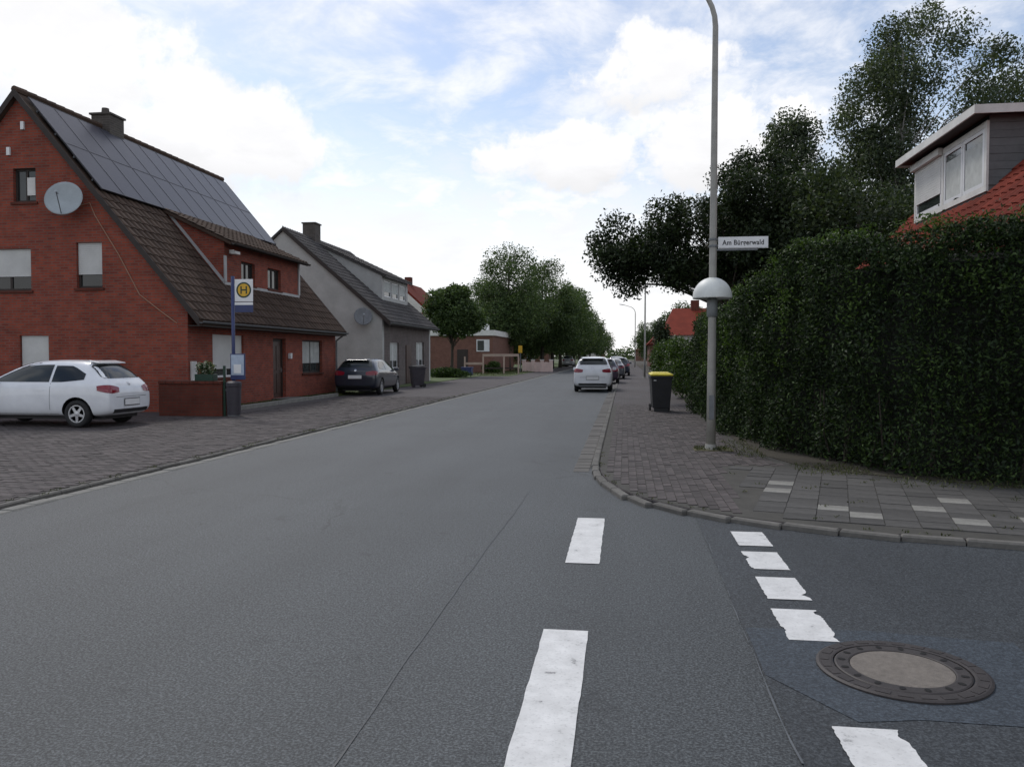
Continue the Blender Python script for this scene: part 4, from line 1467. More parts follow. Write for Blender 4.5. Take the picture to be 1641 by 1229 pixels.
def street_lamp(loc, label, dome=False, seg=12):
    x, y, z = loc
    t = thing('street_lamp', label, 'street lamp', loc, 0, 'lamp posts along the right footway')
    MB().lathe([(0.125, -0.03), (0.125, 0.015), (0.10, 0.03), (0.086, 0.09)], x, y, z, 20).build('base', 'galvanised', t)
    pts = [(x, y, z - 0.05), (x + 0.004, y, z + 1.2), (x + 0.01, y, z + 3.0), (x + 0.02, y, z + 6.9)]
    rad = [0.078, 0.070, 0.060, 0.046]
    for k in range(1, 8):
        a = R(72) * k / 7
        pts.append((x + 0.02 - 0.9 * (1 - math.cos(a)), y, z + 6.9 + 0.9 * math.sin(a)))
        rad.append(0.045 - 0.0018 * k)
    ex, ey, ez_ = pts[-1]
    pts.append((ex - 0.75, y, ez_ + 0.22)); rad.append(0.032)
    MB().tube(pts, rad, seg).build('pole', 'galvanised', t, smooth=True)
    hx = ex - 0.70
    hd = MB()
    n = 10
    vs, fs = [], []
    for i in range(n + 1):
        f = i / n
        w = 0.12 * math.sin(math.pi * min(1, f * 0.86 + 0.12)) ** 0.6
        for kk in range(10):
            t_ = 2 * math.pi * kk / 10
            vs.append((hx - 0.75 * f, y + w * math.cos(t_), ez_ + 0.21 + 0.12 * f + 0.6 * w * math.sin(t_) * (1.0 if math.sin(t_) > 0 else 0.55)))
    for i in range(n):
        for kk in range(10):
            fs.append((i * 10 + kk, i * 10 + (kk + 1) % 10, (i + 1) * 10 + (kk + 1) % 10, (i + 1) * 10 + kk))
    fs += [tuple(range(10))[::-1], tuple(range(n * 10, n * 10 + 10))]
    hd.add(vs, fs)
    hd.build('lamp_head', 'grey_trim', t, smooth=True)
    bx('door_plate', 'galvanised_dark', t, x - 0.04, x + 0.04, y - 0.084, y - 0.073, z + 0.5, z + 0.9)
    if dome:
        prof = [(0.055, 0.335)]
        for k in range(1, 11):
            a = R(90) * (1 - k / 10)
            prof.append((0.318 * math.cos(a), 0.33 * math.sin(a)))
        prof += [(0.318, -0.018), (0.300, -0.020), (0.296, 0.0), (0.06, 0.26)]
        MB().lathe(prof, x + 0.005, y, 2.56, 36).build('dome_shade', 'dome_white', t, smooth=True)
        MB().lathe([(0.070, 0.0), (0.088, 0.01), (0.090, 0.29), (0.07, 0.31)], x + 0.005, y, 2.24, 20).build('dome_collar', 'collar_grey', t, smooth=True)
    return t


street_lamp((LX, LY, FZ), 'grey lamp post with white half dome and street name plate, by the hedge', True, 16)
street_lamp((1.40, 58.0, FZ), 'plain grey lamp post beyond the yellow lidded bin, seen against the sky')
street_lamp((1.30, 104.0, FZ), 'far lamp post down the right footway past the parked cars')
# concrete slab at the lamp foot
plain('mossy_slab', (0.10, 0.092, 0.045), 0.95, var=0.4, scale=6, bump=0.004)
structure(bx('lamp_footing', 'mossy_slab', None, LX - 0.28, LX + 0.35, LY - 0.25, LY + 0.20, FZ - 0.005, FZ + 0.006))

sn = thing('street_name_sign', 'white street name plate with dark lettering fixed to the lamp post', 'street sign', (LX + 0.08, LY, 3.38))
bx('plate', 'sign_white', sn, LX + 0.09, LX + 0.885, LY - 0.012, LY - 0.002, 3.355, 3.545, bevel=0.003)
bx('bracket', 'galvanised_dark', sn, LX + 0.06, LX + 0.72, LY + 0.0, LY + 0.02, 3.325, 3.352)
MB().lathe([(0.066, 0.0), (0.072, 0.002), (0.072, 0.035), (0.066, 0.037)], LX + 0.012, LY, 3.38, 18).lathe([(0.066, 0.0), (0.072, 0.002), (0.072, 0.035), (0.066, 0.037)], LX + 0.012, LY, 3.49, 18).build('clamp', 'galvanised_dark', sn)['kind'] = 'stuff'
bx('border', 'sign_black', sn, LX + 0.105, LX + 0.87, LY - 0.0145, LY - 0.0135, 3.363, 3.367)
tx = bpy.data.curves.new('lettering', 'FONT')
tx.body = 'Am Bürgerwald'
tx.size = 0.115
tx.align_x = 'CENTER'
tx.align_y = 'CENTER'
tx.extrude = 0.0
tx.offset = 0.0022
tx.space_character = 1.06
to = bpy.data.objects.new('lettering', tx)
C.objects.link(to)
tme = evaluated(to) if False else None
bpy.context.view_layer.update()
tme = bpy.data.meshes.new_from_object(to.evaluated_get(bpy.context.evaluated_depsgraph_get()))
bpy.data.objects.remove(to)
tme.materials.clear()
tme.materials.append(MATS['sign_black'])
xs = [v.co.x for v in tme.vertices]
kx = 0.66 / (max(xs) - min(xs))
lo = bpy.data.objects.new('lettering', tme)
lo.matrix_local = Matrix.Translation((0.41, -0.0145, 0.068)) @ Matrix.Rotation(R(90), 4, 'X') @ Matrix.Diagonal((kx, 1, 1, 1))
link(lo, sn)


# ================================================================== WHEELIE BINS
def wheelie(loc, label, body, lid, rz=0.0, group=None):
    t = thing('wheelie_bin', label, 'wheelie bin', loc, rz, group)
    mb = MB()
    n0, n1 = (0.235, 0.26), (0.285, 0.345)
    vs = []
    for z, (a, b) in ((0.10, n0), (0.93, n1), (0.93, (n1[0] + .02, n1[1] + .02)), (0.99, (n1[0] + .022, n1[1] + .022))):
        vs += [(-a, -b, z), (a, -b, z), (a, b, z), (-a, b, z)]
    fs = [(3, 2, 1, 0)]
    for i in range(3):
        fs += [(i * 4 + k, i * 4 + (k + 1) % 4, i * 4 + 4 + (k + 1) % 4, i * 4 + 4 + k) for k in range(4)]
    fs.append((12, 13, 14, 15))
    mb.add(vs, fs)
    mb.build('body', body, t, local=True, bevel=0.012)
    for sx in (-0.14, 0.0, 0.14):
        bx('rib', body, t, sx - 0.02, sx + 0.02, -0.335, -0.29, 0.25, 0.85, local=True) if False else None
    vs = []
    for (x, y, z) in ((-0.30, -0.375, 0.995), (0.30, -0.375, 0.995), (0.30, 0.36, 1.02), (-0.30, 0.36, 1.02), (-0.31, -0.385, 1.03), (0.31, -0.385, 1.03), (0.31, 0.36, 1.06), (-0.31, 0.36, 1.06), (-0.22, -0.24, 1.075), (0.22, -0.24, 1.075), (0.22, 0.26, 1.10), (-0.22, 0.26, 1.10)):
        vs.append((x, y, z))
    fs = [(3, 2, 1, 0)]
    for i in range(2):
        fs += [(i * 4 + k, i * 4 + (k + 1) % 4, i * 4 + 4 + (k + 1) % 4, i * 4 + 4 + k) for k in range(4)]
    fs.append((8, 9, 10, 11))
    MB().add(vs, fs).build('lid', lid, t, local=True, bevel=0.008)
    MB().tube([(-0.24, 0.43, 0.98), (0.24, 0.43, 0.98)], 0.016, 8).tube([(-0.24, 0.36, 0.95), (-0.24, 0.43, 0.98)], 0.014, 6).tube([(0.24, 0.36, 0.95), (0.24, 0.43, 0.98)], 0.014, 6).build('handle', body, t, local=True)
    for sx in (-1, 1):
        MB().tube([(sx * 0.24, 0.27, 0.10), (sx * 0.29, 0.27, 0.10)], 0.10, 16).build('wheel', 'rubber', t, local=True)
    bx('foot', body, t, -0.2, 0.2, -0.24, -0.16, 0.0, 0.11, local=True)
    bx('label_plate', 'sign_white', t, -0.22, -0.15, -0.34, -0.328, 0.86, 0.92, local=True)
    return t


wheelie((1.00, 23.1, FZ), 'black wheelie bin with yellow lid on the right footway', 'bin_black', 'bin_yellow', R(4))
wheelie((-10.2, 39.3, LZ), 'dark plum wheelie bin with black lid in front of the grey house', 'bin_dark', 'bin_black', R(-60))


# ================================================================== CARS
def interp(tab, x, k):
    for a, b in zip(tab, tab[1:]):
        if a[0] <= x <= b[0]:
            f = (x - a[0]) / (b[0] - a[0])
            return a[k] + (b[k] - a[k]) * f
    return tab[0][k] if x < tab[0][0] else tab[-1][k]


HATCH = dict(L=3.99, W=1.71, H=1.48, prof=[  # x from the rear, bottom, belt, top, half width, roof half width
    (0.00, 0.36, 0.66, 0.74, 0.70, 0.50), (0.04, 0.28, 0.80, 0.90, 0.77, 0.55), (0.14, 0.24, 0.90, 1.01, 0.81, 0.56), (0.34, 0.22, 0.95, 1.27, 0.84, 0.52), (0.58, 0.22, 0.96, 1.425, 0.855, 0.52),
    (1.0, 0.22, 0.96, 1.465, 0.855, 0.55), (1.6, 0.22, 0.95, 1.48, 0.855, 0.57), (2.15, 0.22, 0.93, 1.43, 0.855, 0.56), (2.55, 0.22, 0.91, 1.26, 0.855, 0.58), (3.0, 0.22, 0.88, 1.00, 0.85, 0.66),
    (3.35, 0.22, 0.80, 0.90, 0.83, 0.62), (3.7, 0.23, 0.70, 0.79, 0.77, 0.55), (3.92, 0.26, 0.60, 0.66, 0.66, 0.45), (3.99, 0.34, 0.52, 0.56, 0.56, 0.38)], wheels=(0.76, 3.25), rw=0.30)
SALOON = dict(L=4.45, W=1.78, H=1.45, prof=[
    (0.00, 0.38, 0.72, 0.80, 0.74, 0.55), (0.05, 0.30, 0.86, 0.95, 0.81, 0.60), (0.2, 0.25, 0.92, 1.01, 0.85, 0.60), (0.42, 0.22, 0.95, 1.06, 0.88, 0.58), (0.75, 0.22, 0.96, 1.26, 0.89, 0.54),
    (1.15, 0.22, 0.96, 1.41, 0.89, 0.55), (1.8, 0.22, 0.95, 1.45, 0.89, 0.58), (2.4, 0.22, 0.93, 1.41, 0.89, 0.57), (2.85, 0.22, 0.92, 1.22, 0.89, 0.59), (3.3, 0.22, 0.89, 0.99, 0.88, 0.68),
    (3.75, 0.22, 0.80, 0.90, 0.86, 0.64), (4.15, 0.23, 0.70, 0.80, 0.79, 0.56), (4.38, 0.26, 0.60, 0.66, 0.68, 0.46), (4.45, 0.34, 0.52, 0.56, 0.58, 0.40)], wheels=(0.85, 3.58), rw=0.32)
TALL = dict(L=3.9, W=1.70, H=1.58, prof=[
    (0.00, 0.38, 0.72, 0.82, 0.74, 0.60), (0.04, 0.30, 0.90, 1.02, 0.80, 0.63), (0.12, 0.25, 0.98, 1.12, 0.83, 0.62), (0.26, 0.22, 1.00, 1.40, 0.85, 0.60), (0.46, 0.22, 1.01, 1.53, 0.855, 0.60),
    (0.9, 0.22, 1.01, 1.57, 0.855, 0.61), (1.6, 0.22, 1.00, 1.58, 0.855, 0.62), (2.2, 0.22, 0.98, 1.52, 0.855, 0.61), (2.6, 0.22, 0.96, 1.33, 0.855, 0.62), (3.0, 0.22, 0.93, 1.07, 0.85, 0.68),
    (3.3, 0.22, 0.86, 0.97, 0.83, 0.64), (3.62, 0.23, 0.74, 0.84, 0.78, 0.56), (3.84, 0.26, 0.62, 0.70, 0.68, 0.48), (3.9, 0.34, 0.54, 0.58, 0.58, 0.40)], wheels=(0.70, 3.15), rw=0.31)


ESTATE = dict(L=4.3, W=1.78, H=1.47, prof=[(x * 4.3 / 3.9, a, b * 0.96, c * 0.93, d_ * 1.045, e * 1.03) for x, a, b, c, d_, e in TALL['prof']], wheels=(0.80, 3.45), rw=0.32)


def car(spec, name, label, loc, heading, paint, group=None, detail=2, plate_white=True):
    """heading: direction of travel, degrees counter-clockwise from +X; loc: ground point below the middle"""
    t = thing(name, label, 'car', loc, R(heading), group)
    Lc, pf = spec['L'], spec['prof']
    sec = []
    for (x, zb, bl, tp, hw, hr) in pf:
        gh = tp - bl
        if gh > 0.2:
            top = [(hw * 0.955, bl), (hr + (hw * 0.955 - hr) * 0.30, bl + gh * 0.66), (hr * 0.94, tp - 0.035), (hr * 0.55, tp - 0.008), (0, tp)]
        else:
            top = [(hw * 0.95, bl), (hw * 0.88, bl + gh * 0.6), (hw * 0.72, tp - 0.02), (hw * 0.42, tp - 0.004), (0, tp)]
        pts = [(0, zb), (hw * 0.80, zb), (hw * 0.965, zb + 0.07), (hw * 1.0, zb + 0.45 * (bl - zb)), (hw * 0.99, bl - 0.10 * (bl - zb))] + top
        sec.append([(x - Lc / 2, y, z) for y, z in pts])
    vs, fs = [], []
    n = len(sec[0])
    ringn = 2 * n - 2
    for s in sec:
        vs += s + [(x, -y, z) for x, y, z in s[-2:0:-1]]
    for i in range(len(sec) - 1):
        for k in range(ringn):
            k2 = (k + 1) % ringn
            fs.append((i * ringn + k, i * ringn + k2, (i + 1) * ringn + k2, (i + 1) * ringn + k))
    # end caps as strips so that the subdivision stays smooth
    for base, flip in ((0, True), ((len(sec) - 1) * ringn, False)):
        for k in range(n - 1):
            a, b = base + k, base + k + 1
            a2, b2 = base + (ringn - k) % ringn, base + (ringn - k - 1) % ringn
            q = []
            for i_ in (a, b, b2, a2):
                if i_ not in q:
                    q.append(i_)
            if len(q) >= 3:
                fs.append(tuple(q if not flip else q[::-1]))
    mb = MB()
    mb.add(vs, fs)
    me = mb.mesh('body', paint, smooth=True)
    bm = bmesh.new(); bm.from_mesh(me)
    bmesh.ops.recalc_face_normals(bm, faces=bm.faces)
    bm.to_mesh(me); bm.free()
    body = bpy.data.objects.new('body', me)
    C.objects.link(body)
    ss = body.modifiers.new('s', 'SUBSURF')
    ss.levels = ss.render_levels = detail
    bpy.context.view_layer.update()
    me2 = evaluated(body)
    body.modifiers.clear()
    body.data = me2
    bvh = BVHTree.FromPolygons([v.co.copy() for v in me2.vertices], [tuple(p.vertices) for p in me2.polygons])
    rw = spec['rw']
    wx = [w - Lc / 2 for w in spec['wheels']]
    # wheel arches
    cm = MB()
    for x in wx:
        for sy in (-1, 1):
            cm.tube([(x, sy * (spec['W'] / 2 + 0.2), rw + 0.01), (x, sy * (spec['W'] / 2 - 0.27), rw + 0.01)], rw + 0.055, 28)
    co = bpy.data.objects.new('arch', cm.mesh('arch', 'black_plastic'))
    bm = bmesh.new(); bm.from_mesh(co.data)
    bmesh.ops.recalc_face_normals(bm, faces=bm.faces)
    bm.to_mesh(co.data); bm.free()
    C.objects.link(co)
    md = body.modifiers.new('b', 'BOOLEAN')
    md.object = co
    md.solver = 'EXACT'
    md.material_mode = 'TRANSFER'
    bpy.context.view_layer.update()
    me3 = evaluated(body)
    body.modifiers.clear()
    if len(me3.polygons) > 50:
        body.data = me3
    bpy.data.objects.remove(co)
    body.data.polygons.foreach_set('use_smooth', [True] * len(body.data.polygons))
    try:
        body.data.set_sharp_from_angle(angle=R(40))
    except Exception:
        pass
    body.parent = t

    def patch(nm, mat, grid, d, lift=0.006, parent=body):
        """project a grid of points onto the body along d and lift it clear of the paint"""
        d = Vector(d)
        rows = []
        for row in grid:
            r_ = []
            for p in row:
                hit, nrm, idx, dist = bvh.ray_cast(Vector(p) - d * 3.0, d)
                r_.append(None if hit is None else (hit + nrm * lift if nrm.dot(d) < 0 else hit - nrm * lift))
            rows.append(r_)
        m = MB()
        w = len(rows[0])
        fl_ = [p for r_ in rows for p in r_]
        qs = [(i * w + j, i * w + j + 1, (i + 1) * w + j + 1, (i + 1) * w + j) for i in range(len(rows) - 1) for j in range(w - 1)]
        qs = [q_ for q_ in qs if all(fl_[i_] is not None for i_ in q_)]
        m.add([p if p is not None else Vector((0, 0, 0.5)) for p in fl_], qs)
        return m.build(nm, mat, parent, local=True, smooth=True)

    def side_grid(pts_low, pts_top, sy, m=6):
        g = []
        for (a, b) in zip(pts_low, pts_top):
            g.append([(a[0] + (b[0] - a[0]) * k / m, sy * 0.4, a[1] + (b[1] - a[1]) * k / m) for k in range(m + 1)])
        return g
    h = Lc / 2
    z_b = interp(pf, 1.6, 2) + 0.035
    zt = spec['H'] - 0.125

    def top_at(x):
        return min(zt, interp(pf, x, 3) - 0.115)
    k0 = Lc / 3.99
    # side glass: door window and rear quarter window
    for sy in (-1, 1):
        door = [x * k0 for x in np.linspace(1.42, 2.78, 9)]
        quar = [x * k0 for x in np.linspace(0.62, 1.36, 7)]
        lowd = [(x - h, z_b) for x in door]
        topd = [(x - h, max(z_b + 0.01, top_at(x))) for x in door]
        g_ = patch('side_window', 'glass', side_grid(lowd, topd, sy), (0, -sy, 0))
        lowq = [(x - h, z_b + 0.10 * max(0, (1.1 * k0 - x))) for x in quar]
        topq = [(x - h, max(z_b + 0.015 + 0.10 * max(0, (1.1 * k0 - x)), top_at(x) - 0.02 - 0.42 * max(0, (0.95 * k0 - x)))) for x in quar]
        patch('side_window', 'glass', side_grid(lowq, topq, sy), (0, -sy, 0))
        # door seams and handle
        for xs_ in (1.38 * k0, 2.62 * k0):
            zs = np.linspace(0.30, z_b - 0.02, 8)
            patch('door_seam', 'black_plastic', [[(xs_ - h + dx - 0.03 * (z - 0.6), sy, z) for z in zs] for dx in (-0.004, 0.004)], (0, -sy, 0), 0.003)
        patch('door_handle', 'chrome' if False else paint, [[(1.52 * k0 - h + u, sy, 0.80 + v) for u in np.linspace(0, 0.17, 5)] for v in (0, 0.012, 0.024)], (0, -sy, 0), 0.018)
        patch('sill_trim', 'black_plastic', [[(u - h, sy, v) for u in np.linspace(1.2 * k0, 2.8 * k0, 8)] for v in (0.25, 0.30)], (0, -sy, 0), 0.005)
        # mirror
        mx = 2.72 * k0 - h
        MB().box(mx - 0.06, mx + 0.06, sy * 0.84 if sy > 0 else -1.02, 1.02 if sy > 0 else -0.84, 0.93, 1.06).build('mirror', paint, body, local=True, bevel=0.03)
    # rear screen, windscreen
    zr0, zr1 = (interp(pf, 0.14, 3) + 0.05, interp(pf, 0.5, 3) - 0.02)
    if spec is SALOON:
        zr0, zr1 = 1.09, 1.37
    g_ = []
    for k in range(8):
        z = zr0 + (zr1 - zr0) * k / 7
        wd = 0.66 - 0.14 * k / 7
        if k in (0, 7):
            wd -= 0.04
        g_.append([(-h, wd * u, z) for u in np.linspace(-1, 1, 13)])
    patch('rear_window', 'glass', g_, (1, 0, 0), 0.008)
    fw0 = interp(pf, 3.0 * k0, 3)
    g_ = []
    for k in range(8):
        z = fw0 + 0.05 + (spec['H'] - 0.09 - fw0 - 0.05) * k / 7
        wd = 0.70 - 0.16 * k / 7
        g_.append([(h, wd * u, z) for u in np.linspace(-1, 1, 13)])
    patch('windscreen', 'glass', g_, (-1, 0, 0), 0.008)
    # tail lights wrap round the rear corners
    for sy in (-1, 1):
        zt0 = interp(pf, 0.05, 3) - 0.13
        dd = Vector((1, -sy * 0.85, 0)).normalized()
        tg = Vector((dd.y * -1, dd.x, 0)) * sy
        c0 = Vector((-h + 0.08, sy * 0.70, zt0))
        g_ = []
        for k in range(9):
            u = k / 8
            p0 = c0 - tg * (0.24 - 0.46 * u)
            wz = 0.17 * math.sin(math.pi * (0.16 + 0.70 * u)) ** 0.7
            g_.append([p0 + Vector((0, 0, 0.10 * (1 - u) * -0.4 + 0.07 - wz * (0.5 - v) + 0.06 * (1 - u) * 0)) for v in np.linspace(0, 1, 6)])
        patch('tail_light', 'tail_light', g_, dd, 0.009)
        g_ = [[(h, sy * (0.36 + 0.26 * u), 0.62 + 0.06 * u + 0.09 * v) for v in np.linspace(0, 1, 4)] for u in np.linspace(0, 1, 5)]
        patch('headlight', 'chrome', g_, (-1, 0, 0), 0.006)
    # plates, bumper, spoiler, wiper
    zp = 0.47 if spec not in (TALL, ESTATE) else 0.66
    if spec is SALOON:
        zp = 0.74
    if spec is TALL:
        zp = 0.56
    patch('plate_frame', 'black_plastic', [[(-h, u, zp - 0.018 + v) for u in np.linspace(-0.285, 0.285, 5)] for v in (0, 0.08, 0.166)], (1, 0, 0), 0.013)
    q = patch('number_plate', 'sign_white', [[(-h, u, zp + v) for u in np.linspace(-0.27, 0.27, 5)] for v in (0, 0.065, 0.13)], (1, 0, 0), 0.018)
    patch('number_plate', 'sign_white', [[(h, u, 0.42 + v) for u in np.linspace(-0.26, 0.26, 5)] for v in (0, 0.055, 0.11)], (-1, 0, 0), 0.018)
    patch('bumper_trim', 'black_plastic', [[(-h, u, 0.31 + v) for u in np.linspace(-0.62, 0.62, 13)] for v in (0, 0.04, 0.08)], (1, 0, 0), 0.006)
    patch('hatch_seam', 'black_plastic', [[(-h, u, 0.655 + v) for u in np.linspace(-0.55, 0.55, 11)] for v in (-0.004, 0.004)], (1, 0, 0), 0.003)
    patch('badge', 'chrome', [[(-h, 0.045 * math.cos(a) * s_, zr0 - 0.12 + 0.045 * math.sin(a) * s_) for a in np.linspace(0, 2 * math.pi, 13)] for s_ in (0.05, 1.0)], (1, 0, 0), 0.007)
    if spec is not SALOON:
        xs_ = interp([(0, 0), (1, 1)], 0, 1)
        sp_x = 0.47 if spec is HATCH else 0.27
        MB().prism([(sp_x - h - 0.02, spec['H'] - 0.10), (sp_x - h + 0.24, spec['H'] - 0.055), (sp_x - h + 0.24, spec['H'] - 0.025), (sp_x - h - 0.02, spec['H'] - 0.075)], 'y', -0.47, 0.47).build('roof_spoiler', paint, body, local=True, bevel=0.01)
    # wheels
    for x in wx:
        for sy in (-1, 1):
            yo, yi = sy * (spec['W'] / 2 - 0.015), sy * (spec['W'] / 2 - 0.20)
            Mx = Matrix(((1, 0, 0), (0, 0, sy), (0, -sy, 0))) if True else None
            ty = MB().lathe([(rw * 0.62, -0.09), (rw * 0.93, -0.09), (rw, -0.06), (rw, 0.06), (rw * 0.93, 0.09), (rw * 0.66, 0.092), (rw * 0.62, 0.07), (rw * 0.62, -0.09)], 0, 0, 0, 28)
            wl = ty
            mid = (yo + yi) / 2
            rot = Matrix.Rotation(R(-90) * sy, 3, 'X')
            ty2 = MB()
            ty2.add([(x + (rot @ Vector(p)).x, mid + (rot @ Vector(p)).y, rw + (rot @ Vector(p)).z) for p in ty.v], ty.f)
            wh = ty2.build('wheel', 'rubber', t, local=True, smooth=True)
            rm = MB()
            rm.lathe([(0.0, 0.02), (rw * 0.60, 0.0), (rw * 0.60, -0.05)], 0, 0, 0, 24)
            rim_b = MB()
            rim_b.add([(x + (rot @ Vector(p)).x, mid + (rot @ Vector(p)).y, rw + (rot @ Vector(p)).z) for p in rm.v], rm.f)
            rim_b.build('rim_back', 'black_plastic', wh, local=True)
            rm = MB()
            rm.lathe([(rw * 0.55, 0.05), (rw * 0.56, 0.085), (rw * 0.64, 0.085), (rw * 0.64, 0.05)], 0, 0, 0, 28)
            rm.lathe([(0.0, 0.085), (rw * 0.17, 0.08), (rw * 0.18, 0.03)], 0, 0, 0, 12)
            for k in range(5):
                a = 2 * math.pi * k / 5 + 0.3
                ca, sa = math.cos(a), math.sin(a)
                pr = []
                for r_, w_, zz in ((rw * 0.14, 0.032, 0.075), (rw * 0.58, 0.026, 0.072)):
                    for s_ in (-1, 1):
                        pr.append((r_ * ca - s_ * w_ * sa, r_ * sa + s_ * w_ * ca, zz))
                rm.add(pr + [(px_, py_, pz_ - 0.03) for px_, py_, pz_ in pr], [(0, 2, 3, 1), (0, 4, 6, 2), (1, 3, 7, 5), (2, 6, 7, 3)])
            rim = MB()
            rim.add([(x + (rot @ Vector(p)).x, mid + (rot @ Vector(p)).y, rw + (rot @ Vector(p)).z) for p in rm.v], rm.f)
            rim.build('rim', 'alloy', wh, local=True)
    # underbody
    bx('underbody', 'black_plastic', t, -h + 0.25, h - 0.25, -0.58, 0.58, 0.17, 0.26, local=True)
    return t


car(HATCH, 'parked_car', 'white small hatchback parked beside the red brick gable', (-12.95, 16.85, LZ), 180, 'paint_white')
car(ESTATE, 'parked_car', 'dark navy car parked on the pavement in front of the brick house', (-10.55, 32.8, LZ), 92, 'paint_navy')
car(TALL, 'parked_car', 'white tall hatchback parked along the right kerb, rear towards the junction', (-1.40, 37.9, 0), 90, 'paint_white')
CG = 'cars parked further down the right kerb'
car(HATCH, 'parked_car', 'plum coloured car parked directly ahead of the white tall hatchback', (-1.15, 48.0, 0.0), 90, 'paint_plum', CG, 1)
car(SALOON, 'parked_car', 'dark grey saloon parked ahead of the plum car at the right kerb', (-0.85, 57.0, 0.0), 90, 'paint_grey', CG, 1)
car(ESTATE, 'parked_car', 'navy estate parked half on the right footway by the plain lamp post', (-0.45, 66.0, 0.03), 90, 'paint_navy', CG, 1)
car(TALL, 'parked_car', 'silver hatchback parked beyond the navy estate at the right kerb', (-0.75, 77.0, 0.0), 90, 'paint_silver', CG, 1)
car(HATCH, 'parked_car', 'white hatchback parked far down the right kerb', (-0.9, 90.0, 0.0), 90, 'paint_white', CG, 1)
car(SALOON, 'parked_car', 'dark saloon at the far end of the cars on the right kerb', (-1.0, 108.0, 0.0), 90, 'paint_navy', CG, 1)
car(TALL, 'parked_car', 'silver hatchback parked on the left under the row of trees', (-8.2, 120.0, 0.05), 90, 'paint_silver', None, 1)

# ================================================================== HEDGE
hedge = thing('hedge', 'tall dark clipped hedge round the corner behind the lamp post', 'hedge', (3.0, 12.5, 0.085))


def hedge_height(s):
    return 2.6 if s < 7 else (2.6 + 0.70 * min(1, (s - 7) / 3.0) + 0.02 * max(0, min(1, (s - 10) / 3.5)))


hp = along([(2.45, 23.5), (2.45, 18.0), (2.62, 15.2), (2.95, 13.8), (3.30, 12.5), (3.85, 11.55), (4.9, 10.75), (7.2, 9.6), (11.0, 8.4), (14.0, 7.6)], 0.25)
core = MB()
pv = []
for i, (x, y, a) in enumerate(hp):
    hh = hedge_height(i * 0.25)
    nx, ny = math.sin(a), -math.cos(a)      # towards the street
    w = 0.02
    pv.append([(x + nx * w, y + ny * w, 0.08), (x + nx * (w + .02), y + ny * (w + .02), hh * 0.55), (x + nx * w * 0.8, y + ny * w * 0.8, hh - 0.5), (x - nx * 0.5, y - ny * 0.5, hh - 0.35), (x - nx * 0.6, y - ny * 0.6, 0.08)])
vs = [p for s in pv for p in s]
fs = [(i * 5 + k, i * 5 + (k + 1) % 5, i * 5 + 5 + (k + 1) % 5, i * 5 + 5 + k) for i in range(len(pv) - 1) for k in range(5)]
fs += [(4, 3, 2, 1, 0), tuple(range((len(pv) - 1) * 5, len(pv) * 5))]
core.add(vs, fs)
core.build('light_block_core', 'hedge_core_dark', hedge)  # solid dark core in place of branches, added to block light
P = []
npt = len(hp)
n_leaf = 250000
idx = rng.integers(0, npt, n_leaf)
xy = np.array([(x, y) for x, y, a in hp])[idx]
ang = np.array([a for x, y, a in hp])[idx]
hh = np.array([hedge_height(i * 0.25) for i in range(npt)])[idx]
tt = np.column_stack([np.cos(ang), np.sin(ang)])
nn = np.column_stack([np.sin(ang), -np.cos(ang)])
along_j = rng.uniform(-0.16, 0.16, n_leaf)
face = rng.random(n_leaf)
zz = np.where(face < 0.72, 0.06 + (hh - 0.06) * rng.random(n_leaf) ** 0.95, hh)
# lumpy clipped surface
s_pos = idx * 0.25
lump = 0.12 * np.sin(s_pos * 2.1 + zz * 1.3) + 0.09 * np.sin(s_pos * 4.7 - zz * 2.9 + 1.0) + 0.07 * np.sin(zz * 5.3 + s_pos)
outd = np.where(face < 0.72, 0.50 + lump - rng.random(n_leaf) ** 1.2 * 0.38, rng.uniform(-0.65, 0.55, n_leaf))
outd = outd - np.where(face < 0.72, 0.22 * np.clip((zz - hh + 0.5) / 0.5, 0, 1), 0)
zz = np.where(face < 0.72, zz, hh + lump * 0.9 - 0.05 - rng.random(n_leaf) * 0.28)
sprig = rng.random(n_leaf) < 0.02
zz = zz + np.where(sprig & (zz > hh - 0.5), rng.uniform(0.05, 0.30, n_leaf), 0)
outd = outd + np.where(sprig, rng.uniform(0, 0.12, n_leaf), 0)
P = np.column_stack([xy + tt * along_j[:, None] + nn * outd[:, None], zz])
stm = MB()
for i in range(70):
    x, y, a = hp[random.randrange(20, npt)]
    o_ = random.uniform(0.05, 0.30)
    x, y = x + math.sin(a) * o_, y - math.cos(a) * o_
    stm.tube([(x, y, 0.06), (x + random.uniform(-.08, .08), y + random.uniform(-.08, .08), 0.45), (x + random.uniform(-.2, .2), y + random.uniform(-.2, .2), 1.1)], [0.018, 0.014, 0.006], 5)
stm.build('stem', 'bark', hedge)['kind'] = 'stuff'
leaf_object('foliage', 'hedge_leaf', hedge, P, 0.064, up=0.15, aspect=0.42, off=hedge.location)

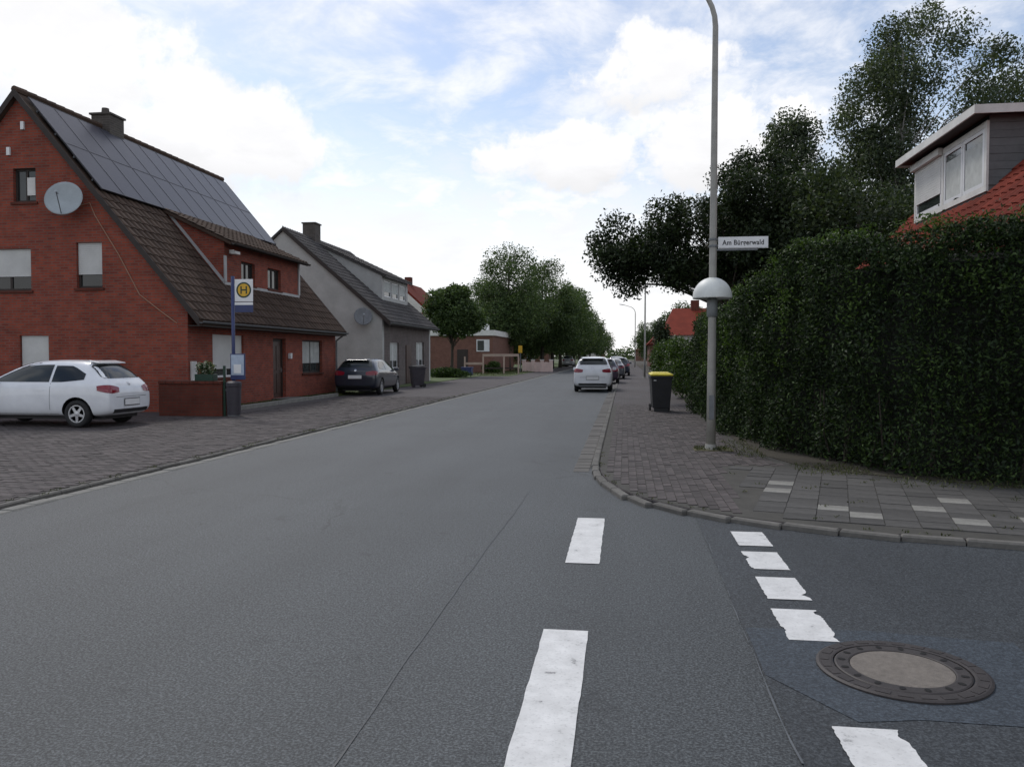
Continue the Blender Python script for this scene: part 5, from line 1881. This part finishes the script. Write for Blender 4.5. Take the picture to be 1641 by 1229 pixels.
# sunlight painted as lighter leaves that also ravel the clipped top and corner
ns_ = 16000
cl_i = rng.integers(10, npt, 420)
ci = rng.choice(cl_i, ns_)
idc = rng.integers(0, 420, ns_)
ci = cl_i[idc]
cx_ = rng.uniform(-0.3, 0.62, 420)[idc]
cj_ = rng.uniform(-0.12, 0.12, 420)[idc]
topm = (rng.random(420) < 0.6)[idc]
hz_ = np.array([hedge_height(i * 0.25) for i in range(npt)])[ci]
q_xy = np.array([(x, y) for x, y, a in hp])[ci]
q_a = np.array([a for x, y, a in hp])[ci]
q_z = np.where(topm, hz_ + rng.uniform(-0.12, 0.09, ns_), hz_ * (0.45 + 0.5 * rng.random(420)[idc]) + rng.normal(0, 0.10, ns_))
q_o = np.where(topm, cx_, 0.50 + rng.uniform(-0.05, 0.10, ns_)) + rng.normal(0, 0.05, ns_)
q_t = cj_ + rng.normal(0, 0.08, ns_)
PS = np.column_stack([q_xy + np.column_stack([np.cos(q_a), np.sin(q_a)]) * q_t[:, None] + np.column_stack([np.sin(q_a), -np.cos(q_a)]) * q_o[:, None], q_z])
leaf_object('sunlit_leaves', 'sunlit_hedge_leaf', hedge, PS, 0.062, up=0.2, aspect=0.42, off=hedge.location)

# ================================================================== TREES ON THE RIGHT
tree('birch_tree', 'tall airy birch with drooping foliage behind the red roofed house', 'tree', (10.6, 33.5, 0.05), 15.6,
     [(0.6, 0, 11.2, 2.6, 2.6, 3.8), (-2.3, 0, 8.9, 1.6, 2.0, 3.4), (4.0, 0.5, 11.4, 1.9, 1.9, 2.4), (0.2, 0, 6.4, 3.7, 3.0, 3.0), (3.4, 0, 8.2, 2.2, 2.0, 2.8)], 165, 0.85, 105000, 0.125, 'birch_leaf', 'birch_bark', 0.24, 0.3, droop=0.45, seed=5)
tree('birch_tree', 'slender smaller birch beside the tall airy birch', 'tree', (6.3, 32.4, 0.05), 10.9,
     [(0, 0, 8.4, 1.0, 1.2, 2.1), (0.4, 0, 5.6, 1.6, 1.6, 2.0)], 60, 0.62, 30000, 0.12, 'birch_leaf', 'birch_bark', 0.13, 0.3, droop=0.4, seed=9)
tree('maple_tree', 'dark broad tree overhanging the right footway behind the lamp post', 'tree', (3.6, 29.0, 0.05), 8.8,
     [(-0.6, 0, 5.4, 2.6, 2.4, 1.6), (-3.3, 0.5, 5.5, 1.3, 1.5, 1.15), (1.2, 0, 6.4, 1.9, 2.2, 2.0), (-1.9, 0, 4.9, 1.7, 1.8, 1.0), (1.4, 0.0, 4.4, 2.4, 2.2, 1.6), (-3.4, 0.3, 4.5, 0.8, 0.9, 0.8)], 170, 0.70, 95000, 0.125, 'maple_leaf', 'bark', 0.22, 0.42, seed=13)
tree('dark_tree', 'dense dark tree filling the gap behind the hedge', 'tree', (7.4, 27.5, 0.05), 7.6,
     [(0, 0, 5.0, 2.8, 2.2, 2.6), (-1.6, 1.5, 4.6, 2.4, 2.0, 2.6), (0.4, 0, 2.6, 3.0, 2.2, 1.8), (3.0, 0, 4.4, 2.4, 2.0, 2.8)], 140, 0.85, 70000, 0.14, 'garden_leaf', 'bark', 0.2, 0.15, seed=21)
bush('bush', 'green rounded shrub on the right garden edge behind the yellow lidded bin', (2.7, 26.4, 0.085), 1.0, 1.3, 2.0, 5000, 0.10, 'bush_leaf', seed=31)
bush('bush', 'leafy shrub spilling over the right footway past the bin', (2.5, 30.5, 0.085), 1.1, 1.8, 2.3, 6000, 0.11, 'bush_leaf', seed=32)
bush('bush', 'broad green hedge bush below the distant red roof', (2.7, 37.0, 0.085), 1.2, 3.0, 2.3, 8000, 0.13, 'bush_leaf', seed=33)
bush('bush', 'tall shrub in front of the plain lamp post', (2.6, 46.0, 0.085), 1.2, 3.5, 2.5, 8000, 0.15, 'bush_leaf', seed=34)
bush('bush', 'yellowish shrub at the far end of the right gardens', (2.6, 56.0, 0.085), 1.0, 3.5, 2.2, 6000, 0.16, 'bush_leaf', seed=35)
bush('conifer_bush', 'narrow dark shrub beside the distant red roof', (2.5, 53.0, 0.085), 0.8, 0.8, 3.9, 5000, 0.16, 'maple_leaf', seed=36)


# ================================================================== FAR HOUSES
def far_house(label, x0, x1, y0, y1, eave, ridge, wall, rmat, ridge_axis='y', windows=(), group=None, hip=0.0, name='far_house'):
    t = thing(name, label, 'house', ((x0 + x1) / 2, (y0 + y1) / 2, 0.05), 0, group)
    b = bx('wall', wall, t, x0, x1, y0, y1, 0, eave)
    ov = 0.4
    if ridge_axis == 'y':
        xm = (x0 + x1) / 2
        mb = MB()
        vs = [(x0 - ov, y0 - ov, eave - 0.15), (x1 + ov, y0 - ov, eave - 0.15), (x1 + ov, y1 + ov, eave - 0.15), (x0 - ov, y1 + ov, eave - 0.15), (xm, y0 - ov + hip, ridge), (xm, y1 + ov - hip, ridge)]
        mb.add(vs, [(0, 1, 4), (1, 2, 5, 4), (2, 3, 5), (3, 0, 4, 5), (3, 2, 1, 0)])
        if hip == 0:
            MB().prism([(x0, eave - 0.01), (x1, eave - 0.01), (xm, ridge - 0.35)], 'y', y0 - ov - 0.012, y0 - ov - 0.002).build('gable', wall, t)
    else:
        ym = (y0 + y1) / 2
        mb = MB()
        vs = [(x0 - ov, y0 - ov, eave - 0.15), (x1 + ov, y0 - ov, eave - 0.15), (x1 + ov, y1 + ov, eave - 0.15), (x0 - ov, y1 + ov, eave - 0.15), (x0 - ov + hip, ym, ridge), (x1 + ov - hip, ym, ridge)]
        mb.add(vs, [(0, 1, 5, 4), (1, 2, 5), (2, 3, 4, 5), (3, 0, 4), (3, 2, 1, 0)])
    r = mb.build('roof', rmat, t)
    bx('chimney', 'dark_brick', r, (x0 + x1) / 2 - 0.4, (x0 + x1) / 2 + 0.3, (y0 + y1) / 2 - 0.5, (y0 + y1) / 2 + 0.3, ridge - 0.8, ridge + 0.7)
    for (a, bb, c, d_) in windows:
        w = MB().box(a, bb, y0 - 0.03, y0 - 0.004, c, d_).build('window', 'white_plastic', t)
        bx('pane', 'glass', w, a + 0.1, bb - 0.1, y0 - 0.045, y0 - 0.032, c + 0.1, d_ - 0.1)
    return t


far_house('distant house with bright red hipped roof above the right hand shrubs', 3.6, 9.0, 70, 80, 3.5, 5.9, 'light_render', 'red_tile', 'x', ((4.5, 5.6, 1.2, 2.6), (7, 8.2, 1.2, 2.6)), hip=1.1)
far_house('far red roofed house on the right near the end of the street', 3.6, 10, 120, 132, 3.4, 7.0, 'brown_brick', 'red_tile', 'y', ((4.5, 5.7, 1.1, 2.4),))
far_house('far brick house with dark roof near the end of the street', -16, -7.5, 300, 312, 3.6, 7.2, 'brown_brick', 'grey_tile', 'y', ((-13, -11, 1.5, 3.0),))
far_house('far house with dull red roof set right at the end of the street', 3.5, 12, 255, 267, 3.4, 6.8, 'brown_brick', 'red_tile', 'y', ((5, 7, 1.2, 2.6),))
far_house('tall red roofed house just showing behind the grey house', -27.5, -20.5, 84, 94, 6.2, 9.7, 'light_render', 'red_tile', 'y', ())
far_house('far brick house on the left under the trees', -24, -14, 150, 162, 3.6, 7.6, 'brown_brick', 'red_tile', 'y', ((-22, -20.5, 1, 2.4), (-18, -16.5, 1, 2.4)))
far_house('small far white house on the left end of the street', -14, -7.5, 250, 262, 3.6, 7.6, 'light_render', 'red_tile', 'y', ((-13, -11.5, 1, 2.4),))

# flat roofed brick building beyond the grey house
fb = thing('flat_roof_building', 'low flat roofed brown brick building beyond the grey house', 'building', (-15.6, 80, 0.05))
bx('wall', 'brown_brick', fb, -19.5, -11.9, 73, 87, 0, 3.45)
bx('roof_edge', 'white_trim', fb, -19.7, -11.7, 72.8, 87.2, 3.452, 3.95)
for a, b in ((-13.4, -12.2),):
    w = bx('window', 'white_plastic', fb, a, b, 72.94, 72.996, 2.0, 3.1)
    bx('pane', 'glass', w, a + 0.1, b - 0.5, 72.92, 72.938, 2.1, 3.0)
bx('roof_box', 'sign_white', fb, -13.4, -12.6, 74.5, 75.3, 3.952, 4.55)
bx('roof_box', 'grey_trim', fb, -16.4, -15.6, 75.5, 76.3, 3.952, 4.4)
w = bx('door', 'dark_wood', fb, -15.2, -14.2, 72.95, 72.996, 0.06, 2.2)

# rail fence with pale top beam
fn = thing('rail_fence', 'pale post and rail fence frame on the grass by the flat roofed building', 'fence', (-11.5, 68.5, 0.06))
for x in (-13.6, -12.0, -10.2, -8.95):
    bx('post', 'light_wood', fn, x - 0.06, x + 0.06, 68.44, 68.56, 0.02, 1.55)
bx('top_rail', 'light_wood', fn, -12.05, -8.9, 68.46, 68.54, 1.552, 1.78)
bx('low_rail', 'light_wood', fn, -13.6, -12.0, 68.562, 68.60, 0.85, 1.05)
bx('low_rail', 'dark_wood', fn, -12.0, -8.9, 68.562, 68.60, 0.5, 0.62)
# pale pink garden wall with piers
pw_ = thing('pink_wall', 'pale pink garden wall with capped piers at the start of the tree row', 'wall', (-8.5, 80, 0.06))
bx('wall_body', 'pink_render', pw_, -9.9, -7.2, 79.9, 80.1, 0.02, 1.0)
for x in (-9.9, -9.0, -8.1, -7.2):
    bx('pier', 'pink_render', pw_, x - 0.16, x + 0.16, 79.8, 80.2, 0.02, 1.18)
    bx('pier_cap', 'white_trim', pw_, x - 0.2, x + 0.2, 79.76, 80.24, 1.182, 1.25)
# blue grit box
gb = thing('grit_box', 'small blue storage box on the grass edge by the tree', 'box', (-12.4, 63.5, 0.06))
bx('body', 'blue_paint', gb, -12.8, -12.0, 63.1, 63.8, 0.06, 0.62, bevel=0.02)
bx('lid', 'blue_paint', gb, -12.84, -11.96, 63.06, 63.84, 0.622, 0.72, bevel=0.02)
ys = thing('notice_sign', 'yellow notice board on posts beneath the row of trees', 'sign', (-10.0, 78, 0.06))
bx('board', 'sign_yellow', ys, -10.2, -9.82, 77.98, 78.02, 1.9, 2.6)
bx('post', 'galvanised_dark', ys, -10.04, -9.96, 78.022, 78.1, 0.02, 2.6)
bush('bush', 'low green bush at the corner of the grey house garden', (-12.6, 57.0, 0.06), 1.8, 1.3, 0.8, 4000, 0.14, 'bush_leaf', seed=41)
bush('bush', 'clipped green bush beside the rail fence', (-11.6, 71.5, 0.06), 1.0, 1.0, 1.1, 3000, 0.15, 'bush_leaf', seed=42)

# ================================================================== TREE ROW ON THE LEFT
GRP = 'street trees in a row along the left side'
row = [(-13.0, 60.5, 7.0, 1.8, 'slim young tree with thin trunk beyond the grey house'),
       (-15.6, 88.0, 10.4, 3.4, 'rounded street tree rising behind the flat roofed building'),
       (-12.0, 84.0, 13.2, 3.5, 'tallest street tree of the row, behind the rail fence'),
       (-9.2, 91.0, 12.4, 3.8, 'full leafy street tree standing just behind the pink wall'), (-8.8, 99.0, 12.0, 3.9, None), (-8.5, 108.0, 11.8, 4.0, None), (-8.4, 119.0, 11.6, 4.0, None), (-8.2, 133.0, 11.0, 3.8, None), (-8.2, 150.0, 11.0, 3.9, None), (-8.2, 168.0, 11.0, 3.9, None), (-8.0, 190.0, 10.8, 4.0, None)]
for i, (x, y, h, r, lab) in enumerate(row):
    lab = lab or 'leafy street tree in the receding row left of the road'
    crown_ = [(0, 0, h * 0.60, r * 0.85, r * 0.85, h * 0.36), (r * 0.25, 0, h * 0.42, r, r, h * 0.22), (-r * 0.3, 0, h * 0.44, r * 0.9, r * 0.9, h * 0.22)]
    if i == 0:
        crown_ = [(0, 0, h * 0.72, r * 0.95, r * 0.95, h * 0.22), (r * 0.3, 0, h * 0.62, r * 0.9, r * 0.9, h * 0.14)]
    tree('street_tree', lab, 'tree', (x, y, 0.05), h,
         crown_, 150 if i < 6 else 90, r * 0.36, 36000 if i < 5 else 19000, 0.23 if i < 5 else 0.32, 'row_leaf', 'bark', 0.12 if i == 0 else 0.22, 0.28, GRP, seed=50 + i, squash=0.85)
for i, (x, y, h, r, lab) in enumerate([(-13.5, 97, 9.8, 3.6, 'broad dark tree behind the left row'), (-13.0, 113, 10, 3.8, 'second dark tree set back from the left row'), (6.5, 95, 7.5, 2.6, 'bushy tree on the right beyond the red hipped roof'), (5.0, 150, 8.0, 3.0, 'far tree at the right end of the street'), (-14, 215, 10, 4.5, 'far tree at the left end of the street'), (8, 230, 9, 4.5, 'distant tree low on the right skyline')]):
    tree('far_tree', lab, 'tree', (x, y, 0.05), h, [(0, 0, h * 0.55, r, r, h * 0.40), (0.3 * r, 0, h * 0.35, r, r, h * 0.22)], 70, r * 0.36, 14000, 0.28, 'row_leaf', 'bark', 0.2, 0.2, seed=80 + i)
o = leaf_object('tree_belt', 'row_leaf', None, np.concatenate([ball_points((x, 420 + 20 * math.sin(x), 2.0), (7, 5, rng.uniform(3, 6)), 500, 0.3) for x in np.arange(-150, 150, 7)]), 1.3)
o['kind'] = 'stuff'
tag(o, 'distant belt of trees on the horizon', 'trees')
